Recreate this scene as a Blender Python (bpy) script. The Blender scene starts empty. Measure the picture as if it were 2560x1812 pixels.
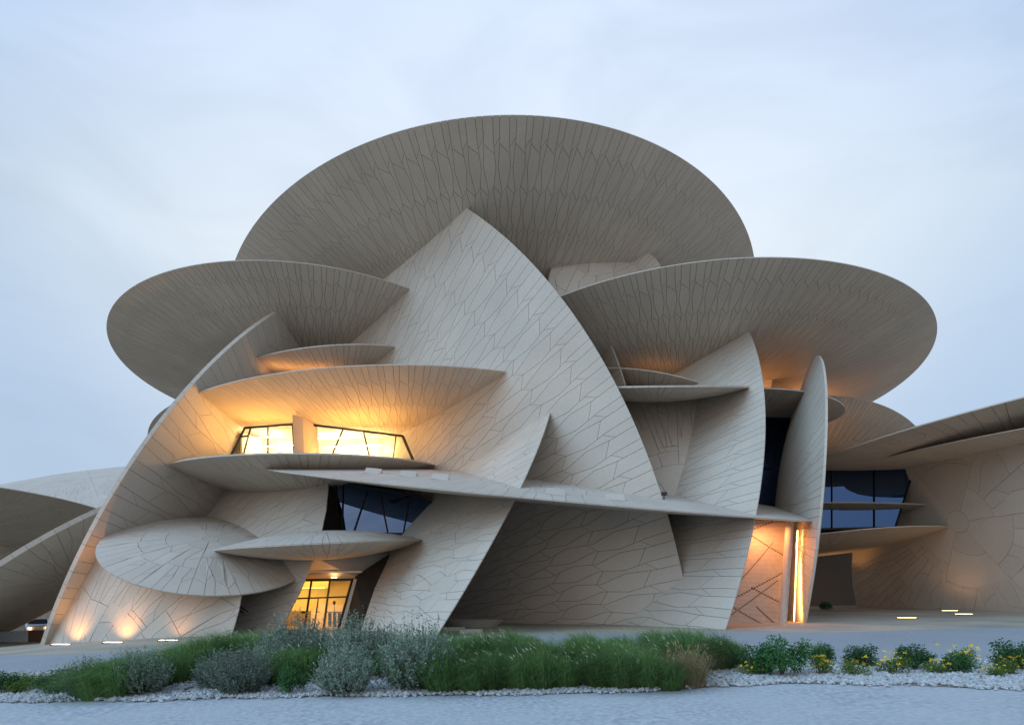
import bpy, bmesh, math, random
from mathutils import Vector, Matrix
from mathutils.bvhtree import BVHTree
R_ = math.radians
PI = math.pi
random.seed(11)
scene = bpy.context.scene
COL = scene.collection

# ------------------------------------------------------------------ camera
EYE = 2.02                                   # eye height above the ground in front of it
FPX, PU, PV = 1500.0, 1280.0, 1480.0         # focal length and principal point, in photograph pixels
cam_d = bpy.data.cameras.new('camera')
cam = bpy.data.objects.new('camera', cam_d); COL.objects.link(cam)
cam.location = (0, 0, EYE); cam.rotation_euler = (PI/2, 0, 0)
cam_d.sensor_width = 36.0; cam_d.lens = 36.0*FPX/2560.0
cam_d.shift_y = (PV-906.0)/2560.0
cam_d.clip_start = 0.1; cam_d.clip_end = 4000
scene.camera = cam

# ------------------------------------------------------------------ sky and sun
SUN_EL, SUN_AZ = R_(14), R_(200)
world = bpy.data.worlds.new('World'); scene.world = world; world.use_nodes = True
wn, wl = world.node_tree.nodes, world.node_tree.links
for n in list(wn): wn.remove(n)
w_out = wn.new('ShaderNodeOutputWorld'); w_bg = wn.new('ShaderNodeBackground')
sky = wn.new('ShaderNodeTexSky'); sky.sky_type = 'NISHITA'; sky.sun_disc = False
sky.sun_elevation = SUN_EL; sky.sun_rotation = SUN_AZ
sky.air_density = 1.3; sky.dust_density = 2.0; sky.ozone_density = 2.0
tc = wn.new('ShaderNodeTexCoord')
# thin high cloud veil over the clear sky
mp = wn.new('ShaderNodeMapping'); mp.inputs['Scale'].default_value = (1.0, 1.0, 2.6)
cn = wn.new('ShaderNodeTexNoise'); cn.inputs['Scale'].default_value = 3.2; cn.inputs['Detail'].default_value = 7; cn.inputs['Roughness'].default_value = .52; cn.inputs['Distortion'].default_value = .7
cr = wn.new('ShaderNodeValToRGB'); cr.color_ramp.elements[0].position = .36; cr.color_ramp.elements[0].color = (.78, .78, .78, 1); cr.color_ramp.elements[1].position = .55; cr.color_ramp.elements[1].color = (.88, .88, .88, 1)
veil = wn.new('ShaderNodeMix'); veil.data_type = 'RGBA'
sep = wn.new('ShaderNodeSeparateXYZ')
vr = wn.new('ShaderNodeValToRGB')            # veil colour by height above the horizon
e = vr.color_ramp.elements
e[0].position = 0.0; e[0].color = (3.6, 4.6, 6.2, 1)
e[1].position = 1.0; e[1].color = (3.0, 4.7, 7.8, 1)
for q_, c_ in ((.25, (4.0, 5.1, 6.7)), (.47, (4.9, 6.0, 7.3)), (.63, (4.1, 5.5, 7.7))):
    x = vr.color_ramp.elements.new(q_); x.color = (*c_, 1)
L = wl.new
L(tc.outputs['Generated'], mp.inputs['Vector']); L(mp.outputs['Vector'], cn.inputs['Vector']); L(cn.outputs['Fac'], cr.inputs['Fac'])
L(tc.outputs['Generated'], sep.inputs['Vector']); L(sep.outputs['Z'], vr.inputs['Fac'])
# the veil is brightest around the afterglow behind the building
dt = wn.new('ShaderNodeVectorMath'); dt.operation = 'DOT_PRODUCT'; dt.inputs[1].default_value = (0, .85, .527); L(tc.outputs['Generated'], dt.inputs[0])
gm = wn.new('ShaderNodeMapRange'); gm.interpolation_type = 'SMOOTHSTEP'; gm.inputs['From Min'].default_value = .76; gm.inputs['From Max'].default_value = 1.0; L(dt.outputs['Value'], gm.inputs['Value'])
gs = wn.new('ShaderNodeVectorMath'); gs.operation = 'SCALE'; gs.inputs[0].default_value = (2.5, 2.0, 1.2); L(gm.outputs['Result'], gs.inputs['Scale'])
ga = wn.new('ShaderNodeVectorMath'); ga.operation = 'ADD'; L(vr.outputs['Color'], ga.inputs[0]); L(gs.outputs['Vector'], ga.inputs[1])
L(cr.outputs['Color'], veil.inputs['Factor']); L(sky.outputs['Color'], veil.inputs['A']); L(ga.outputs['Vector'], veil.inputs['B'])
L(veil.outputs['Result'], w_bg.inputs['Color']); w_bg.inputs['Strength'].default_value = 0.09
L(w_bg.outputs['Background'], w_out.inputs['Surface'])
sun_d = bpy.data.lights.new('sun', 'SUN'); sun_d.energy = 1.4; sun_d.angle = R_(50); sun_d.color = (.40, .69, 1.0)
sun = bpy.data.objects.new('sun', sun_d); COL.objects.link(sun)
sd = Vector((-.74, -.48, .55)).normalized()  # towards the bright part of the evening sky
sun.rotation_euler = sd.to_track_quat('Z', 'Y').to_euler()
scene.view_settings.view_transform = 'Standard'; scene.view_settings.look = 'None'
scene.view_settings.exposure = 0.5; scene.view_settings.gamma = 1.0; scene.view_settings.use_curve_mapping = False

# ------------------------------------------------------------------ helpers
def px(u, v, Y):
    """world point seen at photograph pixel (u,v) at depth Y"""
    return Vector(((u-PU)/FPX*Y, Y, EYE+(PV-v)/FPX*Y))
def ground_z(x, y):
    xx = 60*math.tanh(x/60.0)
    z = .02*xx
    if x < -12: z -= .0022*min(-12-x, 22)**2
    return z
def gp(u, v):
    """ground point seen at pixel (u,v)"""
    Y = 30.0
    for _ in range(40):
        X = (u-PU)/FPX*Y
        Y += .6*(((EYE-ground_z(X, Y))*FPX/max(v-PV, 4))-Y)
        Y = max(2, min(400, Y))
    X = (u-PU)/FPX*Y
    return Vector((X, Y, ground_z(X, Y)))
def setp(o, label=None, cat=None, group=None, kind=None):
    if label: o['label'] = label
    if cat: o['category'] = cat
    if group: o['group'] = group
    if kind: o['kind'] = kind
    return o
def empty(name, loc, label, cat, group=None, rz=0):
    o = bpy.data.objects.new(name, None); COL.objects.link(o); o.location = loc; o.rotation_euler.z = rz
    o.empty_display_size = .3
    return setp(o, label, cat, group)
def mesh_obj(name, verts, faces, mat, parent=None, loc=None, smooth=False):
    me = bpy.data.meshes.new(name); me.from_pydata([tuple(v) for v in verts], [], faces); me.update()
    if mat: me.materials.append(mat)
    if smooth: me.polygons.foreach_set('use_smooth', [True]*len(me.polygons))
    o = bpy.data.objects.new(name, me); COL.objects.link(o)
    if parent: o.parent = parent
    if loc is not None: o.location = loc
    return o
class MB:
    """collects boxes, bars and polygons into one mesh"""
    def __init__(s): s.v = []; s.f = []
    def poly(s, pts):
        b = len(s.v); s.v += [Vector(p) for p in pts]; s.f.append(tuple(range(b, b+len(pts)))); return s
    def hexa(s, p):
        b = len(s.v); s.v += [Vector(q) for q in p]
        for f in ((0,3,2,1),(4,5,6,7),(0,1,5,4),(1,2,6,5),(2,3,7,6),(3,0,4,7)): s.f.append(tuple(b+i for i in f))
        return s
    def box(s, c, d, m=None):
        x, y, z = d[0]/2, d[1]/2, d[2]/2; c = Vector(c)
        p = [Vector(q) for q in ((-x,-y,-z),(x,-y,-z),(x,y,-z),(-x,y,-z),(-x,-y,z),(x,-y,z),(x,y,z),(-x,y,z))]
        if m: p = [m @ q for q in p]
        return s.hexa([c+q for q in p])
    def bar(s, a, b, w, h=None, up=(0,0,1)):
        a, b = Vector(a), Vector(b); h = h or w; d = (b-a).normalized(); u = Vector(up)
        if abs(d.dot(u)) > .95: u = Vector((0,1,0))
        r = d.cross(u).normalized(); u = r.cross(d).normalized(); r *= w/2; u *= h/2
        return s.hexa([a-r-u, a+r-u, b+r-u, b-r-u, a-r+u, a+r+u, b+r+u, b-r+u])
    def tube(s, a, b, r0, r1=None, n=16, caps=True):
        a, b = Vector(a), Vector(b); r1 = r0 if r1 is None else r1; d = (b-a).normalized()
        e = d.orthogonal().normalized(); f = d.cross(e); k = len(s.v)
        for p, r in ((a, r0), (b, r1)):
            for i in range(n):
                t = 2*PI*i/n; s.v.append(p+(e*math.cos(t)+f*math.sin(t))*r)
        for i in range(n): j = (i+1) % n; s.f.append((k+i, k+j, k+n+j, k+n+i))
        if caps: s.f.append(tuple(range(k+n-1, k-1, -1))); s.f.append(tuple(range(k+n, k+2*n)))
        return s
    def slab(s, pts, t):
        """polygon with thickness: pts is the front face, t the offset vector to the back"""
        n = len(pts); b = len(s.v); t = Vector(t); s.v += [Vector(p) for p in pts]+[Vector(p)+t for p in pts]
        s.f.append(tuple(range(b, b+n))); s.f.append(tuple(range(b+2*n-1, b+n-1, -1)))
        for i in range(n): j = (i+1) % n; s.f.append((b+i, b+n+i, b+n+j, b+j))
        return s
    def build(s, name, mat, parent=None, smooth=False, bevel=0):
        o = mesh_obj(name, s.v, s.f, mat, parent, smooth=smooth)
        if bevel:
            m = o.modifiers.new('bevel', 'BEVEL'); m.width = bevel; m.segments = 2; m.limit_method = 'ANGLE'
        return o

# ------------------------------------------------------------------ materials
def new_mat(name):
    m = bpy.data.materials.new(name); m.use_nodes = True
    nt = m.node_tree; b = nt.nodes['Principled BSDF']; return m, nt, b
def simple(name, col, rough=.6, metal=0.0, spec=.5):
    m, nt, b = new_mat(name); b.inputs['Base Color'].default_value = (*col, 1); b.inputs['Roughness'].default_value = rough
    b.inputs['Metallic'].default_value = metal; b.inputs['Specular IOR Level'].default_value = spec; return m
def emit(name, col, s):
    m, nt, b = new_mat(name); b.inputs['Base Color'].default_value = (*col, 1); b.inputs['Emission Color'].default_value = (*col, 1); b.inputs['Emission Strength'].default_value = s; return m
def noisy(name, c0, c1, scale, rough=.8, bump=0, bscale=None, detail=5, spec=.3, coord='pos', c2=None, scale2=.3):
    """two-tone noise in world space with an optional second, larger variation and bump"""
    m, nt, b = new_mat(name); N, K = nt.nodes, nt.links.new
    g = N.new('ShaderNodeNewGeometry'); src = g.outputs['Position']
    if coord == 'obj':
        t = N.new('ShaderNodeTexCoord'); src = t.outputs['Object']
    n = N.new('ShaderNodeTexNoise'); n.inputs['Scale'].default_value = scale; n.inputs['Detail'].default_value = detail
    K(src, n.inputs['Vector'])
    r = N.new('ShaderNodeValToRGB'); r.color_ramp.elements[0].position = .3; r.color_ramp.elements[1].position = .7
    r.color_ramp.elements[0].color = (*c0, 1); r.color_ramp.elements[1].color = (*c1, 1); K(n.outputs['Fac'], r.inputs['Fac'])
    out = r.outputs['Color']
    if c2:
        n2 = N.new('ShaderNodeTexNoise'); n2.inputs['Scale'].default_value = scale2; n2.inputs['Detail'].default_value = 4; K(src, n2.inputs['Vector'])
        r2 = N.new('ShaderNodeValToRGB'); r2.color_ramp.elements[0].position = .4; r2.color_ramp.elements[1].position = .66
        r2.color_ramp.elements[0].color = (0,0,0,1); r2.color_ramp.elements[1].color = (.7,.7,.7,1); K(n2.outputs['Fac'], r2.inputs['Fac'])
        mx = N.new('ShaderNodeMix'); mx.data_type = 'RGBA'; K(r2.outputs['Color'], mx.inputs['Factor']); K(out, mx.inputs['A']); mx.inputs['B'].default_value = (*c2, 1); out = mx.outputs['Result']
    K(out, b.inputs['Base Color']); b.inputs['Roughness'].default_value = rough; b.inputs['Specular IOR Level'].default_value = spec
    if bump:
        nb = N.new('ShaderNodeTexNoise'); nb.inputs['Scale'].default_value = bscale or scale; nb.inputs['Detail'].default_value = 6; K(src, nb.inputs['Vector'])
        bp = N.new('ShaderNodeBump'); bp.inputs['Strength'].default_value = bump; bp.inputs['Distance'].default_value = .02; K(nb.outputs['Fac'], bp.inputs['Height']); K(bp.outputs['Normal'], b.inputs['Normal'])
    return m
def panel_material(name, col):
    """sand-coloured glass-fibre concrete: tone differs a little from panel to panel, fine speckle, faint dust"""
    m, nt, b = new_mat(name); N, K = nt.nodes, nt.links.new
    g = N.new('ShaderNodeNewGeometry'); oi = N.new('ShaderNodeObjectInfo')
    add = N.new('ShaderNodeMath'); add.operation = 'ADD'; K(g.outputs['Random Per Island'], add.inputs[0]); K(oi.outputs['Random'], add.inputs[1])
    fr = N.new('ShaderNodeMath'); fr.operation = 'FRACT'; K(add.outputs[0], fr.inputs[0])
    r = N.new('ShaderNodeMapRange'); r.inputs['To Min'].default_value = .965; r.inputs['To Max'].default_value = 1.035; K(fr.outputs[0], r.inputs['Value'])
    n1 = N.new('ShaderNodeTexNoise'); n1.inputs['Scale'].default_value = 9; n1.inputs['Detail'].default_value = 8; K(g.outputs['Position'], n1.inputs['Vector'])
    r1 = N.new('ShaderNodeMapRange'); r1.inputs['From Min'].default_value = .25; r1.inputs['From Max'].default_value = .75; r1.inputs['To Min'].default_value = .93; r1.inputs['To Max'].default_value = 1.06; K(n1.outputs['Fac'], r1.inputs['Value'])
    n2 = N.new('ShaderNodeTexNoise'); n2.inputs['Scale'].default_value = .35; n2.inputs['Detail'].default_value = 5; K(g.outputs['Position'], n2.inputs['Vector'])
    r2 = N.new('ShaderNodeMapRange'); r2.inputs['From Min'].default_value = .3; r2.inputs['From Max'].default_value = .7; r2.inputs['To Min'].default_value = .93; r2.inputs['To Max'].default_value = 1.04; K(n2.outputs['Fac'], r2.inputs['Value'])
    m1 = N.new('ShaderNodeMath'); m1.operation = 'MULTIPLY'; K(r.outputs[0], m1.inputs[0]); K(r1.outputs[0], m1.inputs[1])
    m2 = N.new('ShaderNodeMath'); m2.operation = 'MULTIPLY'; K(m1.outputs[0], m2.inputs[0]); K(r2.outputs[0], m2.inputs[1])
    vm = N.new('ShaderNodeVectorMath'); vm.operation = 'SCALE'; vm.inputs[0].default_value = col; K(m2.outputs[0], vm.inputs['Scale'])
    K(vm.outputs['Vector'], b.inputs['Base Color']); b.inputs['Roughness'].default_value = .78; b.inputs['Specular IOR Level'].default_value = .25
    n3 = N.new('ShaderNodeTexNoise'); n3.inputs['Scale'].default_value = 45; n3.inputs['Detail'].default_value = 3; K(g.outputs['Position'], n3.inputs['Vector'])
    bp = N.new('ShaderNodeBump'); bp.inputs['Strength'].default_value = .12; bp.inputs['Distance'].default_value = .01; K(n3.outputs['Fac'], bp.inputs['Height']); K(bp.outputs['Normal'], b.inputs['Normal'])
    return m
def glass_material(name, tint, refl=.12, rough=.01, col=(.9, .95, 1)):
    m = bpy.data.materials.new(name); m.use_nodes = True; nt = m.node_tree; N, K = nt.nodes, nt.links.new
    for n in list(N): N.remove(n)
    o = N.new('ShaderNodeOutputMaterial'); t = N.new('ShaderNodeBsdfTransparent'); t.inputs['Color'].default_value = (*tint, 1)
    g = N.new('ShaderNodeBsdfGlossy'); g.inputs['Roughness'].default_value = rough; g.inputs['Color'].default_value = (*col, 1)
    f = N.new('ShaderNodeLayerWeight'); f.inputs['Blend'].default_value = .5
    pw = N.new('ShaderNodeMath'); pw.operation = 'POWER'; K(f.outputs['Facing'], pw.inputs[0]); pw.inputs[1].default_value = 5.0
    ad = N.new('ShaderNodeMath'); ad.operation = 'MULTIPLY_ADD'; ad.use_clamp = True; K(pw.outputs[0], ad.inputs[0]); ad.inputs[1].default_value = .7; ad.inputs[2].default_value = refl+.02
    mx = N.new('ShaderNodeMixShader'); K(ad.outputs[0], mx.inputs['Fac']); K(t.outputs[0], mx.inputs[1]); K(g.outputs[0], mx.inputs[2]); K(mx.outputs[0], o.inputs['Surface'])
    return m
MAT = dict(
    panel=panel_material('sand_concrete_panel', (.56, .468, .382)),
    joint=simple('joint_shadow_gap', (.15, .105, .06), .9),
    frame=simple('dark_bronze_frame', (.02, .017, .015), .45, .4),
    glass=glass_material('clear_glazing', (.93, .95, .95), .03),
    dark_glass=glass_material('tinted_glazing', (.10, .12, .16), .24, col=(.24, .40, .78)),
    plaster=noisy('cream_plaster', (.72, .66, .55), (.78, .72, .6), 3, .85),
    floor=simple('interior_floor', (.4, .34, .26), .5),
    lamp=emit('warm_lamp', (1.0, .62, .26), 9.0),
    tube=emit('white_ceiling_lamp', (1.0, .86, .62), 14.0),
    metal=simple('dark_metal', (.05, .045, .04), .5, .7),
    white=noisy('white_coated_metal', (.50, .50, .49), (.57, .57, .56), 4, .6),
    column=noisy('pale_concrete_column', (.50, .43, .36), (.58, .5, .43), 5, .75, .1, 30),
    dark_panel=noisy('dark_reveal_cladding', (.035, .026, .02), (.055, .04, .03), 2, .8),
    apron=noisy('sand_paving', (.42, .34, .245), (.54, .445, .33), 14, .9, .35, 60, c2=(.26, .24, .22), scale2=.25),
    road=noisy('bluish_asphalt', (.22, .225, .23), (.44, .445, .45), 22, .92, .6, 60, detail=9, c2=(.36, .365, .37), scale2=.3),
    pave=noisy('grey_exposed_aggregate', (.30, .305, .315), (.57, .575, .58), 11, .92, .6, 45, detail=9, c2=(.50, .50, .49), scale2=.5),
    soil=noisy('pale_bed_soil', (.20, .17, .13), (.36, .32, .27), 9, .95, .6, 30),
    earth=noisy('desert_ground', (.32, .28, .23), (.40, .36, .30), .8, .95),
    pebble=None)

# ------------------------------------------------------------------ ground
def strip(name, front, back, mat, dz, n=90, rows=14, u0=-300, u1=2860):
    """sheet lying on the ground between two edges given as pixel polylines"""
    def at(pl, u):
        for (a, b), (c, d) in zip(pl, pl[1:]):
            if u <= c or (c, d) == pl[-1]:
                t = (u-a)/(c-a); return b+(d-b)*t
    vs, fs = [], []
    for i in range(n+1):
        u = u0+(u1-u0)*i/n
        A, B = gp(u, at(front, u)), gp(u, at(back, u))
        for k in range(rows+1):
            p = A.lerp(B, k/rows); vs.append((p.x, p.y, ground_z(p.x, p.y)+dz))
    m = rows+1
    for i in range(n):
        for k in range(rows): fs.append((i*m+k, (i+1)*m+k, (i+1)*m+k+1, i*m+k+1))
    return setp(mesh_obj(name, vs, fs, mat, smooth=True), kind='structure')
xs = [-1500, -700, -350, -180]+[-100+5*i for i in range(41)]+[180, 350, 700, 1500]
ys = [-300, -100, -40]+[-10+4*i for i in range(30)]+[130, 170, 250, 400, 800, 2500]
vs = [(x, y, ground_z(x, y)) for y in ys for x in xs]; m = len(xs)
fs = [(j*m+i, j*m+i+1, (j+1)*m+i+1, (j+1)*m+i) for j in range(len(ys)-1) for i in range(m-1)]
setp(mesh_obj('ground', vs, fs, MAT['apron'], smooth=True), kind='structure')
BED_FRONT = [(-300, 1756), (0, 1754), (347, 1752), (700, 1742), (1115, 1738), (1400, 1735), (1540, 1730), (1700, 1722), (1962, 1709), (2262, 1713), (2560, 1726), (2860, 1742)]
BED_BACK = [(-300, 1686), (0, 1683), (350, 1664), (700, 1652), (1115, 1640), (1700, 1640), (2018, 1662), (2300, 1655), (2560, 1643), (2860, 1636)]
ROAD_BACK = [(-300, 1646), (0, 1638), (230, 1634), (480, 1618), (800, 1602), (1115, 1592), (1500, 1584), (1850, 1580), (2112, 1580), (2337, 1572), (2560, 1568), (2860, 1566)]
strip('road', BED_BACK, ROAD_BACK, MAT['road'], .008)
strip('pavement', [(-300, 2600), (2860, 2600)], BED_FRONT, MAT['pave'], .008, rows=24)
strip('planting_bed', BED_FRONT, BED_BACK, MAT['soil'], .016)

# ------------------------------------------------------------------ the discs of the building
# centre (camera-relative z), unit normal towards the visible side, radius, bulge of that side as a share of the radius
DISC = {
'T':[-1.528,58.19,22.99,0.08141,-0.2074,-0.9749,23.57,0.1772],
'D2':[-17.58,55.14,20.02,0.03425,-0.08993,-0.9954,16.33,0.1613],
'D3':[14.24,52.54,17.42,0.008276,-0.07681,-0.997,18.8,0.1665],
'B':[-21.77,59.73,-6.012,-0.636,-0.7637,-0.1108,41.73,0.07032],
'C':[-25.29,64.62,1.194,0.9101,-0.002399,-0.4143,30,0.1332],
'E':[-10.06,53.22,13.92,0.06466,0.0382,-0.9972,18.03,0.1708],
'E2':[-14.49,50.61,17.65,0.1341,0.09077,-0.9868,9.299,0.1528],
'F':[-14.6,44.24,8.814,0.02676,0.08748,-0.9958,9.555,0.2003],
'J':[-18.54,36.87,2.467,0.2223,-0.3994,0.8894,5.828,0.1478],
'L':[-11.61,37.14,2.91,-0.05148,-0.07554,0.9958,6.188,0.14],
'N':[-23.36,35.5,-0.4635,-0.2509,-0.9372,0.2424,8.638,0.09555],
'S':[9.821,38.53,9.044,-0.1775,-0.8776,0.4453,7.009,0.0994],
'U2':[9.304,39.25,13.25,0.006459,0.2952,-0.9554,5.994,0.1287],
'U1':[10.85,46.87,14.78,-0.2224,0.05596,-0.9733,6.998,0.13],
'R':[19.47,42.47,4.451,-0.9558,0.2813,0.0861,11.44,0.17],
'AA':[25.82,53.69,10.33,-0.2316,-0.4403,-0.8675,9.512,0.15],
'BB':[39.27,45.51,12.4,0.1497,-0.005521,-0.9887,16.32,0.1199],
'CC':[43.06,44.06,11.17,-0.08701,-0.04894,0.995,16.07,0.06234],
'DD':[37.62,44.33,-3.932,-0.9026,-0.1495,-0.4036,15.52,0.06228],
'FF1':[28.92,57.12,7.56,-0.02473,0.06688,-0.9975,11.2,0.1135],
'FF2':[27.23,52.45,4.036,-0.06438,0.07111,0.9954,9.223,0.05166],
'Y1':[17.2,46.84,15.83,-0.7698,-0.6377,-0.02746,3.218,0.08],
'Z1':[17.9,44.49,13.33,-0.09442,0.05976,-0.9937,6.004,0.1],
'JJ':[-27.51,58.6,15.13,0.2988,-0.2435,-0.9227,6.994,0.15],
'M':[-14.97,52.09,-2.866,-0.7532,-0.3338,0.5668,27.09,0.1123],
'Q':[-3.648,61.1,-1.904,-0.8338,-0.3689,0.4108,34.76,0.1023],
'G':[-24.69,44.01,0.981,-0.4853,-0.7545,0.4418,14.75,0.1258],
'V':[5.827,48.7,15.39,-0.9177,-0.1707,-0.3586,8.013,0.1],
'H1':[3.065,50.92,8.598,0.08958,-0.1883,0.978,23.19,0.05471],
'W1':[6.184,42.15,21.6,0.06913,-0.8994,0.4317,3.669,0.1],
'X':[8.073,44.06,22.17,-0.4533,-0.8871,0.08694,3.01,0.1],
'HH':[-57.53,60.51,7.671,0.05015,-0.08927,-0.9947,15.58,0.13],
'GG':[-45.34,65.09,11.11,-0.06026,-0.3511,0.9344,17.09,0.1],
'II':[-35.35,47.32,1.617,0.5988,0.2037,-0.7746,10.34,0.12]
}
for k_ in ('W1', 'X'):
    for i_ in range(3): DISC[k_][i_] *= (1.035 if k_ == 'W1' else 1.025)
    DISC[k_][6] *= 1.03
DISC['R'] = [19.9, 42.37, 4.45, -.942, .32, .086, 11.4, .135]
for i_ in (0, 1, 2, 6): DISC['GG'][i_] *= 1.4
DISC['KK'] = [-62, 80, 2.0, .25, -.93, .25, 13, .08]
BACK = {'H1': .0374, 'L': .14, 'CC': .062, 'J': .1, 'R': .09, 'FF2': .05, 'II': .12, 'M': .03}
BAND = {'C': .18, 'R': .06, 'II': .25}
def dfrm(k):
    x = DISC[k]; n = Vector(x[3:6]).normalized()
    c = Vector((x[0], x[1], x[2]+EYE))
    # local x axis: the horizontal-most direction in the plane, for a stable pattern phase
    e = Vector((0, 0, 1)).cross(n)
    if e.length < .05: e = Vector((1, 0, 0))-n*n.x
    e.normalize(); f = n.cross(e)
    M = Matrix(((e.x, f.x, n.x, c.x), (e.y, f.y, n.y, c.y), (e.z, f.z, n.z, c.z), (0, 0, 0, 1)))
    return M, n, c, x[6], x[7]*x[6]
CLIP = {}
def keep_front(a, b, off=0.0):              # keep the part of a on the visible side of b's rim plane
    M, n, c, R, s = dfrm(b); CLIP.setdefault(a, []).append((-n, -n.dot(c)+off))
def keep_back(a, b, off=0.0):
    M, n, c, R, s = dfrm(b); CLIP.setdefault(a, []).append((n, n.dot(c)+off))
for a in ('B', 'W1', 'X'): keep_front(a, 'T')
keep_front('C', 'D2'); keep_front('S', 'U2'); keep_front('M', 'B'); keep_front('G', 'F'); keep_front('S', 'Q')
for a in ('Q', 'V', 'Y1'): keep_front(a, 'D3')
for a in ('N', 'B', 'G', 'H1'): keep_front(a, 'C')
for a in ('H1', 'Q'): keep_front(a, 'R')
keep_back('N', 'J')
for a in ('U1', 'U2', 'D3', 'V'): keep_back(a, 'B')
for a in ('GG', 'HH', 'II', 'JJ'): keep_back(a, 'C')
keep_front('DD', 'BB', 4); keep_back('AA', 'R')
CLIP.setdefault('E', []).append((Vector((0, 1, 0)), 43.9)); CLIP.setdefault('H1', []).append((Vector((0, 1, 0)), 40.8))
# the sloping slab beside the entrance stops at a straight reveal
_a, _b = px(963, 1401, 39.1), px(909, 1559, 34.6)
_n = dfrm('M')[1].cross((_b-_a)).normalized()
if _n.dot(px(1105, 1583, 33)-_a) > 0: _n = -_n
CLIP.setdefault('M', []).append((_n, _n.dot(_a)))
for k_ in DISC: CLIP.setdefault(k_, []).append((Vector((0, 0, -1)), 2.0))

def cap_z(r, R, s): return s*(1-(r/R)**2)
def drop(k): x = DISC[k]; return min(.22, .03+x[7]/x[6]*(SPEC[k][4]*1.25)**2)
def lens_mesh(k):
    M, n, c, R, s = dfrm(k); sb = BACK.get(k, .04)*R; bd = BAND.get(k, .02); Rb = R-.10
    dr = drop(k); bm = bmesh.new(); nr, nt = 20, 120
    def ring(r, z): return [bm.verts.new((r*math.cos(2*PI*i/nt), r*math.sin(2*PI*i/nt), z)) for i in range(nt)]
    rings = []
    top = bm.verts.new((0, 0, s-dr)); bot = bm.verts.new((0, 0, -sb-bd+dr*.5))
    for i in range(1, nr+1): r = Rb*math.sin(PI/2*i/nr); rings.append(ring(r, cap_z(r, R, s)-dr))
    for i in range(nr, 0, -1): r = Rb*math.sin(PI/2*i/nr); rings.append(ring(r, -cap_z(r, R, sb)-bd+dr*.5))
    for i in range(nt):
        j = (i+1) % nt
        bm.faces.new((top, rings[0][i], rings[0][j])); bm.faces.new((bot, rings[-1][j], rings[-1][i]))
        for a, b in zip(rings, rings[1:]): bm.faces.new((a[i], b[i], b[j], a[j]))
    for f in bm.faces: f.smooth = True
    Mi = M.inverted()
    for (cn_, d) in CLIP[k]:
        p = Mi @ (cn_*d); nn = (Mi.to_3x3() @ cn_).normalized()
        bmesh.ops.bisect_plane(bm, geom=bm.verts[:]+bm.edges[:]+bm.faces[:], plane_co=p, plane_no=nn, clear_outer=True)
    return bm, M
# --- panel layout: radial strips with kinked joints and slanted cross joints, halved in number towards the centre
def layout(R, N, row, jit, rng, kink=.12, slant=.2):
    cells = []                                # (sector count, sector, key, [(r, sector-fraction), ...])
    zone = 0; top = None; rs = R              # top: start radius of each sector of this zone (None: the rim)
    while True:
        last = N < 10 or rs < .14*R
        S_ = N if jit else 1
        lo = rs*.50
        if last: ends = [rs*.16]*S_
        elif jit:
            pair = [rs*rng.uniform(.30, .70) for _ in range((N+1)//2)]; ends = [pair[s//2] for s in range(N)]
        else: ends = [lo]
        dr = max(.3, min(row, (rs-min(ends))/2.0)); K = int(math.ceil((rs-min(ends))/dr))+1
        kn = [rs-dr*i for i in range(K+1)]
        def line(base, sgn, s_):
            out = []
            for i in range(K+1):
                o = 0 if (i < 2 and zone == 0) or i == 0 or last else sgn*kink*(1 if i % 2 else -1)
                o += rng.uniform(-jit, jit)*.2 if jit and 0 < i else 0
                if jit and base == 0 and ((s_ % 2 == 0 and not last and kn[i] < rs*.70+dr*1.01) or (zone and kn[i] > rs*.42-dr*1.01)): o = 0
                out.append(base+o)
            return out
        la = [line(0, 1, s) for s in range(S_)]; lb = [line(.60, -1, s) for s in range(S_)]
        def pt(l, q, sh=0):
            i = max(0, min(int(q), K-1)); t = q-i; return (rs-dr*q, l[i]+(l[i+1]-l[i])*t+sh)
        for s in range(S_):
            nxt = la[(s+1) % S_]; q0 = 0.0 if top is None else (rs-top[s])/dr; q1 = (rs-ends[s])/dr
            strips = ((la[s], lb[s], 0), (lb[s], nxt, 1)) if not (last and jit) else ((la[s], nxt, 1),)
            for st, (l, rr, sh) in enumerate(strips):
                cuts = [q0]; q = q0+(1.25 if st == 0 else 1.0)
                if zone: q = q0+(1.6 if st == 0 else .8)
                while q < q1-.5:
                    cq = q+(rng.uniform(-jit, jit)*.8 if jit else 0); q += 1.75 if st == 0 else 2.0
                    if cq-cuts[-1] > .55 and q1-cq > .5: cuts.append(cq)
                cuts.append(q1)
                for ci in range(len(cuts)-1):
                    a, b = cuts[ci], cuts[ci+1]
                    sa = 0 if ci == 0 else slant*(1 if (ci+st) % 2 else -1); sb_ = 0 if ci == len(cuts)-2 else slant*(1 if (ci+1+st) % 2 else -1)
                    def side(l_, qa, qb, sh_): return [pt(l_, qa, sh_)]+[pt(l_, i, sh_) for i in range(math.floor(qa+1e-6)+1, math.ceil(qb-1e-6))]+[pt(l_, qb, sh_)]
                    pl = side(l, max(q0, a+sa), min(q1, b+sb_), 0); pr = side(rr, max(q0, a-sa), min(q1, b-sb_), sh)
                    cells.append((N, s, (zone, st, ci), pl+pr[::-1]))
        if last:
            cells.append((1, 0, ('hub',), [(ends[0], i/9) for i in range(9)])); return cells
        top = [max(ends[(2*s) % S_], ends[(2*s+1) % S_]) for s in range(N//2)] if jit else None
        rs = (max(top) if jit else lo); N = N//2; zone += 1
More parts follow.
